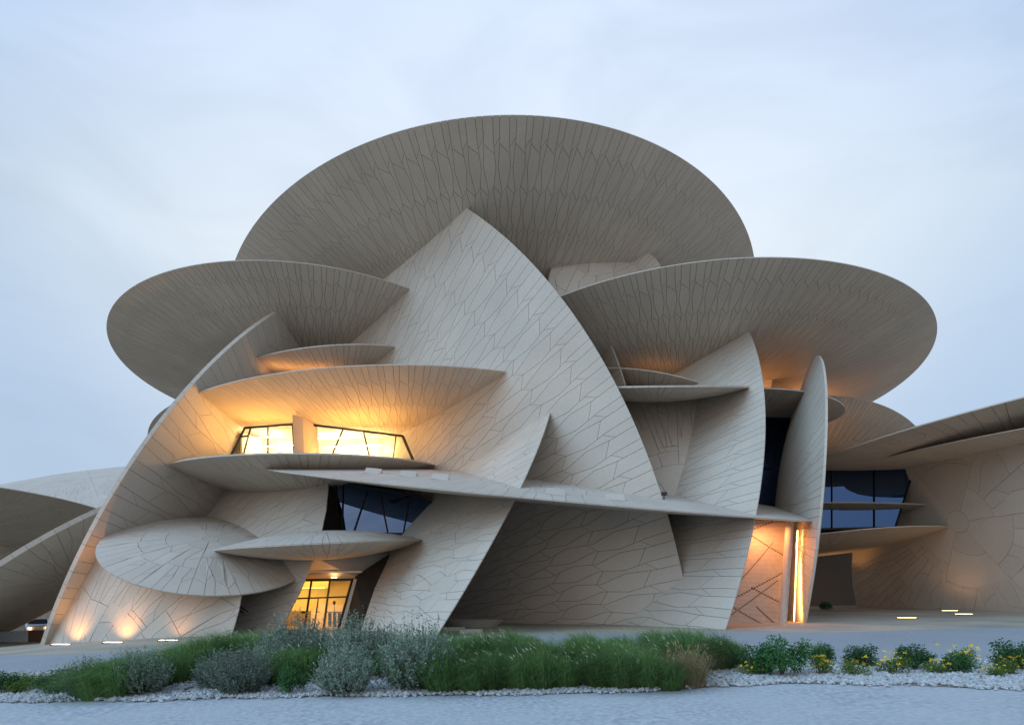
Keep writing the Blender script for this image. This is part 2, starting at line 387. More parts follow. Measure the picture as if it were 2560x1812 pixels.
def inset(pts, g):
    n = len(pts); out = []
    area = sum(pts[i][0]*pts[(i+1) % n][1]-pts[(i+1) % n][0]*pts[i][1] for i in range(n))
    sg = 1 if area > 0 else -1
    for i in range(n):
        p0, p1, p2 = pts[i-1], pts[i], pts[(i+1) % n]
        d1 = (p1[0]-p0[0], p1[1]-p0[1]); d2 = (p2[0]-p1[0], p2[1]-p1[1])
        l1 = math.hypot(*d1) or 1e-6; l2 = math.hypot(*d2) or 1e-6
        n1 = (-d1[1]/l1*sg, d1[0]/l1*sg); n2 = (-d2[1]/l2*sg, d2[0]/l2*sg)
        k = 1+n1[0]*n2[0]+n1[1]*n2[1]
        k = max(k, .35)
        out.append((p1[0]+(n1[0]+n2[0])/k*g, p1[1]+(n1[1]+n2[1])/k*g))
    return out if sg > 0 else out[::-1]
def clip3(poly, planes):
    cut = False
    for (n, d) in planes:
        if all(n.dot(p) <= d for p in poly): continue
        cut = True; out = []
        for i, p in enumerate(poly):
            q = poly[(i+1) % len(poly)]; a, b = n.dot(p)-d, n.dot(q)-d
            if a <= 0: out.append(p)
            if (a < 0 < b) or (b < 0 < a): out.append(p.lerp(q, a/(a-b)))
        poly = out
        if len(poly) < 3: return [], True
    return poly, cut
OFFS = {'N': (-2.5, -7.5), 'G': (-3, -9)}
def plane_local(k, u, v):
    M, n, c, R, s = dfrm(k); o = Vector((0, 0, EYE)); d = px(u, v, 1)-o
    p = M.inverted() @ (o+d*(n.dot(c-o)/n.dot(d))); return (p.x, p.y)
OFFS['DD'] = plane_local('DD', 2410, 1296); OFFS['W1'] = plane_local('W1', 1330, 900); OFFS['S'] = plane_local('S', 1700, 1290)
JOINT, PROUD = .0112, .022
def panel_geo(top, nrm, dr):
    """closed-sided thin panel: face polygon plus skirts down to the backing"""
    n = len(top); v = list(top)+[p-nrm*(PROUD+dr) for p in top]
    f = [tuple(range(n))]+[(i, i+n, (i+1) % n+n, (i+1) % n) for i in range(n)]
    return v, f

# the three blocks of the building
MAIN = empty('museum_building', (-3, 40, 0), 'sand-coloured museum building of large interlocking tilted discs clad in panels', 'building')
WING = empty('museum_wing', (34, 46, .5), 'right-hand museum wing with long roof disc and big radially panelled wall', 'building')
FAR = empty('museum_far_wing', (-46, 58, -1.5), 'distant low disc-roofed museum wing behind the left edge of the main building', 'building')
# key: (thing, part name, label, sectors, row length, jitter, sides)
SPEC = {
 'T': (MAIN, 'canopy_disc', 'largest canopy disc crowning the building, seen from below', 144, 1.3, 0, '+'),
 'D2': (MAIN, 'canopy_disc', 'left canopy disc reaching out towards the sky', 120, 1.15, 0, '+'),
 'D3': (MAIN, 'canopy_disc', 'right canopy disc with a warm glow underneath', 136, 1.2, 0, '+'),
 'B': (MAIN, 'wall_disc', 'huge upright central wall disc with curved right edge', 192, 1.6, 0, '+'),
 'C': (MAIN, 'wall_disc', 'leaning wall disc forming the left edge of the building', 112, 1.9, .35, '+'),
 'E': (MAIN, 'canopy_disc', 'canopy disc over the lit upper windows', 120, 1.35, 0, '+'),
 'E2': (MAIN, 'canopy_disc', 'small canopy disc above the lit window canopy', 64, 1.4, .2, '+'),
 'F': (MAIN, 'shelf_disc', 'shelf disc below the lit upper windows', 48, 1.5, .35, '+'),
 'J': (MAIN, 'shelf_disc', 'pale oval disc over the spotlit low wall', 28, 1.2, .6, '+'),
 'L': (MAIN, 'shelf_disc', 'thin lens-shaped disc over the entrance', 40, 1.1, .4, '+-'),
 'N': (MAIN, 'wall_disc', 'low wall disc washed by ground spotlights', 64, 1.5, .9, '+'),
 'G': (MAIN, 'wall_disc', 'wall disc between the lower window and the entrance', 96, 1.5, .8, '+'),
 'M': (MAIN, 'wall_disc', 'big sloping slab disc right of the entrance', 144, 1.1, .8, '+'),
 'H1': (MAIN, 'shelf_disc', 'long thin horizontal disc crossing the whole front', 96, 1.6, .3, '+-'),
 'Q': (MAIN, 'wall_disc', 'tall pale wall disc right of the dark recess', 192, 1.7, .2, '+'),
 'S': (MAIN, 'wall_disc', 'small wall disc tucked under the right canopies', 48, 1.5, .6, '+'),
 'U1': (MAIN, 'canopy_disc', 'small dark canopy disc, upper of two, beside the tall right wall', 40, 1.4, .2, '+'),
 'U2': (MAIN, 'canopy_disc', 'small canopy disc, lower of two, beside the tall right wall', 40, 1.4, .2, '+'),
 'V': (MAIN, 'wall_disc', None, 40, 1.8, .3, '+'),
 'W1': (MAIN, 'wall_disc', None, 32, 1.2, .5, '+'),
 'X': (MAIN, 'wall_disc', None, 24, 1.2, .5, '+'),
 'Y1': (MAIN, 'wall_disc', None, 24, 1.2, .5, '+'),
 'Z1': (MAIN, 'canopy_disc', 'dark canopy disc above the narrow glass slot', 36, 1.4, .2, '+'),
 'JJ': (MAIN, 'canopy_disc', None, 40, 1.4, .2, '+'),
 'R': (MAIN, 'fin_disc', 'tall narrow fin disc seen almost edge-on', 64, 1.6, .5, '+-'),
 'AA': (MAIN, 'canopy_disc', 'canopy disc behind the tall fin, glowing orange', 96, 1.4, .1, '+'),
 'BB': (WING, 'roof_disc', 'long roof disc rising to the right', 64, 2.0, .3, '+'),
 'CC': (WING, 'shelf_disc', 'second roof disc with bright upper edge', 64, 2.0, .2, '+-'),
 'DD': (WING, 'wall_disc', 'big radially panelled wall', 96, 1.7, .8, '+'),
 'FF1': (WING, 'shelf_disc', 'shelf disc between two bands of dark glass', 40, 1.8, .1, '+'),
 'FF2': (WING, 'shelf_disc', 'shelf disc over the recessed passage', 40, 1.8, .1, '+-'),
 'GG': (FAR, 'roof_disc', 'pale distant roof disc', 64, 1.6, .5, '+'),
 'HH': (FAR, 'canopy_disc', 'grey canopy disc seen from below', 64, 1.8, .2, '+'),
 'II': (FAR, 'canopy_disc', 'dark leaning disc close to the ground', 36, 1.8, .4, '+-'),
 'KK': (FAR, 'wall_disc', None, 36, 1.8, .4, '+'),
}
lens = {}; bv, bf = [], []
for k in SPEC:
    bm, M = lens_mesh(k); lens[k] = (bm, M)
    b0 = len(bv); bm.verts.index_update()
    bv += [M @ v.co for v in bm.verts]; bf += [tuple(b0+v.index for v in f.verts) for f in bm.faces]
BVH = BVHTree.FromPolygons(bv, bf)
EYES = [Vector((0, 0, EYE)), Vector((-3, 0, EYE)), Vector((3, 0, EYE)), Vector((0, 1, EYE+2))]
def seen(p, eye, tol):
    d = p-eye; L_ = d.length; h = BVH.ray_cast(eye, d/L_, L_)
    return h[0] is None or h[3] > L_-tol
def proj(p): return (PU+FPX*p.x/p.y, PV-FPX*(p.z-EYE)/p.y) if p.y > 1 else (-9e3, 0)
def build_disc(k):
    thing, pname, label, N, row, jit, sides = SPEC[k]
    bm, M = lens[k]; _, nrm, c, R, s = dfrm(k); Mi = M.inverted()
    me = bpy.data.meshes.new(pname); bm.to_mesh(me); bm.free(); me.materials.append(MAT['joint']); me.materials.append(MAT['panel'])
    if '-' not in sides:
        for p_ in me.polygons:
            if p_.normal.z < .02: p_.material_index = 1
    base = bpy.data.objects.new(pname, me); COL.objects.link(base); base.parent = thing
    base.matrix_world = Matrix.Translation(-thing.location) @ M
    base.matrix_parent_inverse = Matrix.Identity(4)
    if label: base['label'] = label
    rng = random.Random(sum(ord(ch) for ch in k)*7+3); found = []
    for side in sides:
        sg = 1 if side == '+' else -1; sag = s if sg > 0 else BACK.get(k, .04)*R; bd = 0 if sg > 0 else BAND.get(k, .02)
        ox, oy = OFFS.get(k, (0, 0)); cells = layout(R+math.hypot(ox, oy), N, row, jit, rng)
        for (Ns, s0, key, poly) in cells:
            reps = range(Ns) if (not jit and key[0] != 'hub') else (s0,)
            for sct in reps:
                da = 2*PI/Ns; rot = sct*da
                # quick frame test on the cell centre
                rm = sum(q[0] for q in poly)/len(poly); tm = sum(q[1] for q in poly)/len(poly)*da+rot
                cz = sg*(cap_z(rm, R, sag)+bd)
                wx, wy = rm*math.cos(tm)+ox, rm*math.sin(tm)+oy; rm = math.hypot(wx, wy); tm = math.atan2(wy, wx)
                if rm > R+2.5: continue
                cz = sg*(cap_z(min(rm, R), R, sag)+bd); wp = M @ Vector((wx, wy, cz)); uv = proj(wp)
                if not (-160 < uv[0] < 2720 and -80 < uv[1] < 1760): continue
                ln = Vector((2*sag*rm/R/R*math.cos(tm), 2*sag*rm/R/R*math.sin(tm), sg)).normalized(); wnrm = (M.to_3x3() @ ln)
                if wnrm.dot(EYES[0]-wp) < -.12*(EYES[0]-wp).length: continue
                if (ox or oy): rot = 0.0
                r_off = sct*da if (ox or oy) else 0.0; fine = []
                for qi, q in enumerate(poly):
                    w_ = poly[(qi+1) % len(poly)]; w_ = (w_[0], w_[1]+1) if key[0] == 'hub' and qi == len(poly)-1 else w_; nsub = max(1, int(abs(w_[1]-q[1])*da/.13+.5))
                    fine += [(q[0]+(w_[0]-q[0])*i_/nsub, q[1]+(w_[1]-q[1])*i_/nsub) for i_ in range(nsub)]
                pl2 = [(q[0]*math.cos(q[1]*da+r_off)+ox, q[0]*math.sin(q[1]*da+r_off)+oy) for q in fine]
                if ox or oy:
                    c3 = clip3([Vector((a_, b_, 0)) for a_, b_ in pl2], [(Vector((math.cos(PI*i/24), math.sin(PI*i/24), 0)), R*math.cos(PI/48)) for i in range(48)] if rm > R-4 else [])[0]
                    if len(c3) < 3: continue
                    pl2 = [(p_.x, p_.y) for p_ in c3]
                pl2 = inset(pl2, JOINT)
                loc = [Vector((x, y, sg*(cap_z(min(math.hypot(x, y), R), R, sag)+bd+PROUD))) for x, y in pl2]
                rz = Matrix.Rotation(rot, 4, 'Z'); wpl = [M @ (rz @ p) for p in loc]
                wpl2, cut = clip3(wpl, CLIP[k])
                if len(wpl2) < 3: continue
                cen = sum(wpl2, Vector())/len(wpl2)
                uvs = [proj(p) for p in wpl2]
                ar = abs(sum(uvs[i][0]*uvs[(i+1) % len(uvs)][1]-uvs[(i+1) % len(uvs)][0]*uvs[i][1] for i in range(len(uvs))))/2
                if ar < 3: continue
                tests = [cen]+[cen.lerp(p, .6) for p in wpl2]+[cen.lerp(p, .95) for p in wpl2]+[cen.lerp(wpl2[i_].lerp(wpl2[i_-1], .5), .9) for i_ in range(len(wpl2))]
                v0 = any(seen(t, EYES[0], .7) for t in tests)
                v1 = v0 or any(seen(t, e_, .7) for e_ in EYES[1:] for t in tests[::3])
                if not v1: continue
                found.append((v0, ar, sg, key, rot, loc, ln, wpl2 if cut else None, jit or key[0] == 'hub'))
    found.sort(key=lambda q: (-q[0], -q[1]))
    cache = {}; jv, jf = [], []; drk = drop(k)*.8
    for i, (v0, ar, sg, key, rot, loc, ln, wcut, uniq) in enumerate(found):
        rz = Matrix.Rotation(rot, 4, 'Z')
        if i < 300 and v0 and ar > 60:
            kk = (sg, key)
            l0 = (rz.inverted().to_3x3() @ ln)
            if wcut is None and not uniq:
                if kk not in cache:
                    v, f = panel_geo(loc if sg > 0 else loc[::-1], l0, drk); pm = bpy.data.meshes.new('panel'); pm.from_pydata(v, [], f); pm.materials.append(MAT['panel']); cache[kk] = pm
                pm = cache[kk]; o = bpy.data.objects.new('panel', pm); o.rotation_euler = (0, 0, rot)
            else:
                pts = [Mi @ p for p in wcut] if wcut else [rz @ p for p in loc]
                v, f = panel_geo(pts if sg > 0 else pts[::-1], ln, drk); pm = bpy.data.meshes.new('panel'); pm.from_pydata(v, [], f); pm.materials.append(MAT['panel'])
                o = bpy.data.objects.new('panel', pm)
            COL.objects.link(o); o.parent = base
        else:
            pts = [Mi @ p for p in wcut] if wcut else [rz @ p for p in loc]
            v, f = panel_geo(pts if sg > 0 else pts[::-1], ln, drk); b0 = len(jv); jv += v; jf += [tuple(b0+q for q in ff) for ff in f]
    bd = BAND.get(k)
    if bd:
        ne = N*2
        for i in range(ne):
            t0, t1 = 2*PI*(i+.012)/ne, 2*PI*(i+.988)/ne; w = []
            for t_, z_ in ((t0, -.0), (t1, -.0), (t1, -bd-.06), (t0, -bd-.06)): w.append(Vector((R*math.cos(t_), R*math.sin(t_), z_+.02)))
            wc = [M @ q for q in w]; cen = sum(wc, Vector())/4; uv = proj(cen); on = (M.to_3x3() @ Vector((math.cos((t0+t1)/2), math.sin((t0+t1)/2), 0)))
            if any(n_.dot(cen) > d_ for n_, d_ in CLIP[k]) or not (-60 < uv[0] < 2620 and 0 < uv[1] < 1700) or on.dot(EYES[0]-cen) < 0 or not seen(cen+on*.2, EYES[0], .5): continue
            o = MB().slab(w[::-1], Vector((math.cos((t0+t1)/2), math.sin((t0+t1)/2), 0))*-.1).build('edge_panel', MAT['panel'], base)
    if jv:
        o = mesh_obj('panel_cladding', jv, jf, MAT['panel'], base); o['kind'] = 'stuff'
    return len(found)
tot = {k: build_disc(k) for k in SPEC}
print('panels', sum(tot.values()), tot)

# ------------------------------------------------------------------ openings, glazing and fittings of the main building
def light(name, kind, loc, energy, col=(1, .58, .22), target=None, size=.5, spot=90, blend=.6, size_y=None):
    d = bpy.data.lights.new(name, kind); d.energy = energy; d.color = col
    if kind == 'AREA':
        d.size = size
        if size_y: d.shape = 'RECTANGLE'; d.size_y = size_y
    elif kind == 'SPOT': d.spot_size = R_(spot); d.spot_blend = blend; d.shadow_soft_size = size
    else: d.shadow_soft_size = size
    o = bpy.data.objects.new(name, d); COL.objects.link(o); o.location = loc
    if target is not None: o.rotation_euler = (Vector(loc)-Vector(target)).to_track_quat('Z', 'Y').to_euler()
    return o
def child(o, par):
    """parent a world-space mesh to a thing whose empty is only translated"""
    p = par
    off = Vector()
    while p is not None:
        off += p.location; p = p.parent
    o.parent = par; o.location = o.location-off
    return o
def part(mb, name, mat, par, bevel=0, smooth=False): return child(mb.build(name, mat, None, smooth, bevel), par)
def subpart(mb, name, mat, p):
    """mesh under a part that was built in world space"""
    o = mb.build(name, mat); o.parent = p; return o
WARM, AMBER, CREAM = (1.0, .58, .20), (1.0, .50, .10), (1.0, .74, .36)

# --- lit upper windows
def upper_window(corners, bars, label, lean=0):
    fr = MB(); c = [px(*q) for q in corners]
    for a, b in zip(c, c[1:]+c[:1]): fr.bar(a, b, .16, .14)
    w = part(fr, 'window', MAT['frame'], MAIN); w['label'] = label
    g = MB(); back = Vector((0, .06, 0)); g.slab([p+back for p in c], (0, .02, 0)); subpart(g, 'pane', MAT['glass'], w)
    for (a, b, t) in bars:
        subpart(MB().bar(px(*a), px(*b), t, .1), 'mullion', MAT['frame'], w)
    return w
upper_window([(612, 1070, 42.2), (733, 1061, 41.2), (737, 1139, 40.9), (577, 1139, 41.8)],
             [((627, 1069, 42.0), (608, 1139, 41.6), .09), ((670, 1066, 41.7), (670, 1139, 41.3), .07), ((602, 1092, 42.0), (622, 1089, 41.8), .13)],
             'left lit upper window with slanted frame')
upper_window([(769, 1061, 41.1), (1007, 1090, 43.1), (1036, 1158, 42.6), (775, 1139, 40.9)],
             [((857, 1074, 41.8), (829, 1139, 41.3), .06), ((909, 1080, 42.2), (924, 1143, 41.8), .06), ((990, 1090, 42.9), (982, 1152, 42.4), .06)],
             'right lit upper window with slanted mullions')
part(MB().slab([px(731, 1036, 39.7), px(769, 1057, 41.0), px(775, 1142, 40.8), px(735, 1142, 39.6)], (.5, .5, 0)), 'window_fin', MAT['panel'], MAIN)
# room behind them: ceiling, back and end walls, floor, ceiling lamps, a low counter
def quad(name, pts, mat, par=MAIN, t=(0, .1, 0)): return part(MB().slab([px(*p) if len(p) == 3 and p[0] > 60 else Vector(p) for p in pts], t), name, mat, par)
zc = EYE+13.0
quad('interior_wall', [(540, 1030, 45.0), (1075, 1030, 45.0), (1075, 1200, 45.0), (540, 1200, 45.0)], MAT['plaster'])
cl_ = MB().slab([Vector((-21.0, 43.2, EYE+12.5)), Vector((-7.5, 43.4, EYE+12.3)), Vector((-7.0, 48.6, EYE+12.9)), Vector((-24, 48.6, EYE+13.1))], (0, 0, .1))
part(cl_, 'interior_ceiling', MAT['plaster'], MAIN)
part(MB().slab([Vector((-21.5, 41.6, EYE+9.15)), Vector((-6.2, 42.6, EYE+9.0)), Vector((-6.4, 48.6, EYE+9.0)), Vector((-24, 48.6, EYE+9.0))], (0, 0, -.1)), 'interior_floor', MAT['floor'], MAIN)
part(MB().slab([Vector((-19.1, 42.5, EYE+8.9)), Vector((-18.4, 45.0, EYE+8.9)), Vector((-18.4, 45.0, EYE+11.3)), Vector((-19.1, 42.5, EYE+11.3))], (-.12, 0, 0)), 'interior_wall', MAT['plaster'], MAIN)
for (x0, x1, y, z_) in ((-18.6, -16.3, 42.9, 11.0), (-18.4, -15.9, 44.2, 10.7), (-14.4, -11.2, 42.9, 10.95), (-13.6, -9.6, 44.2, 10.7)):
    part(MB().bar((x0, y, EYE+z_), (x1, y-.2, EYE+z_+.08), .12, .06), 'ceiling_lamp', MAT['tube'], MAIN)
part(MB().box((-12.2, 44.2, EYE+9.3), (4.0, .6, .9)).box((-13.2, 44.1, EYE+9.85), (.5, .4, .16)).box((-11.2, 44.1, EYE+9.84), (1.0, .4, .16)), 'counter', MAT['plaster'], MAIN)
bench_ = MB()
for dx in (-.5, .5): bench_.box((-8.25+dx, 43.4, EYE+9.1), (.06, .06, .6))
for h_ in (9.15, 9.3, 9.42): bench_.box((-8.25, 43.4, EYE+h_), (1.15, .3, .05))
part(bench_, 'bench', MAT['metal'], MAIN)
for x_, y_, e_ in ((-18.0, 43.4, 130), (-16.7, 43.2, 130), (-14.2, 43.3, 130), (-12.6, 43.5, 150), (-11.0, 43.7, 150), (-9.6, 43.9, 110)):
    light('upper_room_lamp', 'POINT', (x_, y_, EYE+10.5), e_, (1, .68, .25), size=.05)
# lamp strips along the foot of the windows wash the canopy from below
for i_, (a, b, en) in enumerate((((600, 1146, 41.2), (722, 1142, 40.3), 150), ((790, 1143, 40.3), (1005, 1160, 41.8), 200))):
    A_, B_ = px(*a), px(*b); part(MB().bar(A_, B_, .08, .05), 'lamp_strip', MAT['lamp'], MAIN)
    C_ = (A_+B_)/2; light('window_strip_light', 'AREA', C_+Vector((0, -.25, .12)), en, (1, .46, .06), C_+Vector((0, -1.3, 4)), (B_-A_).length, size_y=.15)
light('small_canopy_light', 'AREA', px(760, 946, 43.6), 26, (1, .45, .12), px(760, 890, 43.2)+Vector((0, 0, 3)), 5.0, size_y=.3)

# --- lower dark window
def glazing(corners, bars, label, par, mat='dark_glass', edge=.14, backing=1.2):
    c = [px(*q) for q in corners]; fr = MB()
    for a, b in zip(c, c[1:]+c[:1]): fr.bar(a, b, edge, .16)
    w = part(fr, 'window', MAT['frame'], par); w['label'] = label
    subpart(MB().slab([p+Vector((0, .05, 0)) for p in c], (0, .02, 0)), 'pane', MAT[mat], w)
    for a, b in bars: subpart(MB().bar(px(*a), px(*b), .06, .1), 'mullion', MAT['frame'], w)
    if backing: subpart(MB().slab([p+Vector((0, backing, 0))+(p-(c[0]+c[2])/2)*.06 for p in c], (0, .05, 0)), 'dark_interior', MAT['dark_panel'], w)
    return w
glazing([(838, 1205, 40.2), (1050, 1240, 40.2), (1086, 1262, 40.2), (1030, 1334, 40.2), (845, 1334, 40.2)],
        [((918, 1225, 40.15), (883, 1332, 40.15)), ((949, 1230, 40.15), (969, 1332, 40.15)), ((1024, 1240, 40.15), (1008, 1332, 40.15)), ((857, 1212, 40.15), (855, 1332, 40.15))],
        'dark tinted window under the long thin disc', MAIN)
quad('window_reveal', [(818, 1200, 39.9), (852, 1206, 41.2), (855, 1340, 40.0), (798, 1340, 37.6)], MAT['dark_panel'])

# --- entrance
def dpt(u, v, off=0.0): return px(u, v, 36.6+(1573-v)/126*.8+off)
fr = MB()
for a, b, t in (((752, 1450), (884, 1448), .14), ((697, 1577), (760, 1450), .18), ((882, 1448), (846, 1577), .14), ((697, 1577), (846, 1577), .12)):
    fr.bar(dpt(*a), dpt(*b), t, .16)
ent = part(fr, 'entrance', MAT['frame'], MAIN); ent['label'] = 'lit glazed entrance between two sloping slabs'
subpart(MB().slab([dpt(752, 1450, .05), dpt(884, 1448, .05), dpt(846, 1577, .05), dpt(697, 1577, .05)], (0, .02, 0)), 'pane', MAT['glass'], ent)
for a, b, t in (((779, 1450), (760, 1577), .10), ((825, 1449), (808, 1577), .10), ((728, 1496), (868, 1491), .09), ((796, 1494), (784, 1577), .05)):
    subpart(MB().bar(dpt(a[0], a[1], -.03), dpt(b[0], b[1], -.03), t, .1), 'mullion', MAT['frame'], ent)
subpart(MB().bar(dpt(789, 1529, -.12), dpt(799, 1529, -.12), .035), 'door_handle', MAT['frame'], ent)
subpart(MB().slab([dpt(754, 1527, -.02), dpt(764, 1527, -.02), dpt(763, 1532, -.02), dpt(753, 1532, -.02)], (0, .03, 0)), 'door_plate', MAT['frame'], ent)
zf = ground_z(-13, 37)+.01
quad('soffit', [(770, 1385, 36.6), (975, 1385, 39.6), (905, 1449, 38.2), (745, 1451, 38.0)], MAT['panel'], t=(0, .2, .15))
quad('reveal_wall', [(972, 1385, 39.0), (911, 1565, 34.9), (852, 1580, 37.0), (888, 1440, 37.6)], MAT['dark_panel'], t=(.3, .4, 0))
quad('reveal_strip', [(884, 1447, 37.35), (892, 1447, 37.2), (857, 1577, 36.4), (848, 1577, 36.5)], MAT['panel'], t=(0, .08, 0))
room = [(-21.5, 37.5), (-9.4, 37.5), (-9.4, 42.8), (-21.5, 42.8)]
part(MB().slab([Vector((x, y, zf-.02)) for x, y in room], (0, 0, -.1)), 'interior_floor', MAT['floor'], MAIN)
part(MB().slab([Vector((x, y, 3.25)) for x, y in room], (0, 0, .1)), 'interior_ceiling', MAT['plaster'], MAIN)
part(MB().slab([Vector((-21.5, 42.8, -1)), Vector((-9.4, 42.8, -1)), Vector((-9.4, 42.8, 3.2)), Vector((-21.5, 42.8, 3.2))], (0, .1, 0)).slab([Vector((-9.6, 38.0, -1)), Vector((-9.6, 42.8, -1)), Vector((-9.6, 42.8, 3.2)), Vector((-9.6, 38.0, 3.2))], (.1, 0, 0)).slab([Vector((-20.5, 38.0, -1)), Vector((-20.5, 42.8, -1)), Vector((-20.5, 42.8, 3.2)), Vector((-20.5, 38.0, 3.2))], (-.1, 0, 0)), 'interior_wall', MAT['plaster'], MAIN)
part(MB().slab([Vector((-20, 41.6, 2.3)), Vector((-12.6, 41.6, 2.3)), Vector((-12.6, 41.6, 3.2)), Vector((-20, 41.6, 3.2))], (0, .15, 0)), 'interior_bulkhead', MAT['plaster'], MAIN)
part(MB().box((-15.6, 41.2, zf+.5), (3.4, .6, 1.0)), 'reception_counter', MAT['floor'], MAIN)
st = MB().tube((-11.55, 39.0, zf), (-11.55, 39.0, zf+1.55), .02).tube((-11.55, 39.0, zf), (-11.55, 39.0, zf+.03), .16).box((-11.55, 39.0, zf+1.6), (.16, .06, .22))
part(st, 'sign_stand', MAT['frame'], MAIN)
ch_ = MB()
for i in range(5): ch_.box((-12.2+.32*i, 40.2, zf+.45), (.14, .3, .9))
ch_.box((-11.6, 40.2, zf+.95), (1.7, .34, .05)); part(ch_, 'barrier', MAT['metal'], MAIN)
light('lobby_lamp', 'AREA', (-14.2, 40.2, 3.15), 190, (1, .47, .07), (-14.2, 40.2, 0), 5.0, size_y=2.4)
light('lobby_wall_lamp', 'AREA', (-15.5, 41.5, 2.25), 60, (1, .55, .1), (-15.5, 42.8, .5), 5.0, size_y=.3)
for u_, v_ in ((835, 1444),):
    dl = px(u_, v_, 37.6); part(MB().tube(dl, dl+Vector((0, 0, .05)), .17, n=20), 'downlight', MAT['lamp'], MAIN)
light('porch_lamp', 'SPOT', px(800, 1440, 37.0)+Vector((0, -.3, -1.6)), 60, (1, .42, .06), px(800, 1400, 37.0)+Vector((0, 0, 1.5)), .2, 140)
light('gap_lamp', 'POINT', px(598, 1520, 39.6), 55, (1, .5, .06), size=.3)

# --- slot of dark glass between the tall wall and the fin
glazing([(1880, 1030, 43.4), (2004, 1030, 43.2), (1952, 1275, 41.0), (1868, 1275, 41.2)], [((1880, 1168, 42), (1972, 1172, 42))], 'tall narrow slot of dark glass beside the fin', MAIN, backing=.8)
# --- ribbed gate, broken by slanted joints, with its round column
ga, gb, gc, gd = px(1868, 1300, 34.3), px(1985, 1304, 34.5), px(1962, 1566, 34.0), px(1800, 1574, 33.6)
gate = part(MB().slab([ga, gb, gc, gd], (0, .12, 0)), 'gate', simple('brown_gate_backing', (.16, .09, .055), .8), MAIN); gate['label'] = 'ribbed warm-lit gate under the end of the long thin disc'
cuts = [((.0, .12), (.55, .0)), ((.0, .10), (1, .36)), ((.05, .62), (.62, .2)), ((.1, .72), (1, .45)), ((.0, .92), (.8, .56)), ((.35, .62), (1, .80)), ((.12, .80), (1, 1.08)), ((.5, .8), (.9, 1.0))]
rb = MB(); nrow = 84
for i in range(nrow):
    t0 = (i+.08)/nrow; t1 = (i+.92)/nrow; tm = (t0+t1)/2; bl = []
    for (x0, y0), (x1, y1) in cuts:
        if min(y0, y1) <= tm <= max(y0, y1) and abs(y1-y0) > 1e-6: bl.append((x0+(x1-x0)*(tm-y0)/(y1-y0), .005+.34*abs((x1-x0)/(y1-y0))/nrow))
    eds = [(0.0, 0.0)]+sorted(bl)+[(1.0, 0.0)]
    for (a, wa_), (b, wb_) in zip(eds, eds[1:]):
        a2, b2 = a+wa_, b-wb_
        if b2-a2 < .01: continue
        q = lambda s_, t_: (ga.lerp(gb, s_)).lerp(gd.lerp(gc, s_), t_)+Vector((0, -.02, 0))
        rb.slab([q(a2, t0), q(b2, t0), q(b2, t1), q(a2, t1)], (0, .05, 0))
ribs = subpart(rb, 'ribs', MAT['column'], gate); ribs['kind'] = 'stuff'
part(MB().tube(px(1956, 1566, 33.2), px(1975, 1300, 33.5), .21, n=28), 'column', MAT['column'], MAIN, smooth=False)
sa_, sb2_ = px(1985, 1552, 33.75), px(1994, 1325, 33.85)
part(MB().bar(sa_, sb2_, .05, .05), 'lamp_strip', emit('column_lamp', (1.0, .62, .28), 3.5), MAIN)
light('column_strip_light', 'AREA', (sa_+sb2_)/2+Vector((.06, .02, 0)), 85, (1, .47, .13), (sa_+sb2_)/2+Vector((.8, .45, 0)), .08, size_y=4.8)
light('gate_downlight', 'AREA', px(1915, 1318, 33.2), 90, (1, .38, .13), px(1905, 1480, 34.2), 1.6, size_y=.3)

# --- vents and a small floodlight on the long thin disc
def on_disc(k, u, v, sg=1):
    M, n, c, R, s = dfrm(k); Mi = M.inverted(); o = Mi @ Vector((0, 0, EYE)); d = (Mi.to_3x3() @ (px(u, v, 1)-Vector((0, 0, EYE))))
    best = None; s = s if sg > 0 else BACK.get(k, .04)*R; q_ = sg*s/R**2
    A_ = q_*(d.x**2+d.y**2); B_ = d.z+2*q_*(o.x*d.x+o.y*d.y); C_ = o.z-sg*s+q_*(o.x**2+o.y**2)
    D_ = B_*B_-4*A_*C_
    if D_ < 0 or abs(A_) < 1e-9: t = -C_/B_ if abs(B_) > 1e-6 else 30
    else:
        r = [(-B_+math.sqrt(D_))/(2*A_), (-B_-math.sqrt(D_))/(2*A_)]; r = [t for t in r if t > 5] or [30]
        t = min(r, key=lambda t: (o+d*t).xy.length)
    p = M @ (o+d*t); return p, n
for i, (u, v) in enumerate(((932, 1183), (1020, 1190), (1100, 1198), (1389, 1236), (1538, 1249))):
    p, n = on_disc('H1', u, v); e_ = Vector((1, 0, 0))-n*n.x; e_.normalize(); f_ = n.cross(e_)
    q = lambda a, b, c_: p+e_*a+f_*b+n*c_
    vt = part(MB().hexa([q(-.5, -.3, 0), q(.5, -.3, 0), q(.5, .3, 0), q(-.5, .3, 0), q(-.42, -.22, .07), q(.42, -.22, .07), q(.46, .28, .3), q(-.46, .28, .3)]), 'roof_vent', MAT['panel'], MAIN)
p, n = on_disc('H1', 1660, 1250)
part(MB().box(p+Vector((0, 0, .35)), (.28, .2, .18)).bar(p, p+Vector((0, 0, .3)), .05), 'floodlight', MAT['metal'], MAIN)

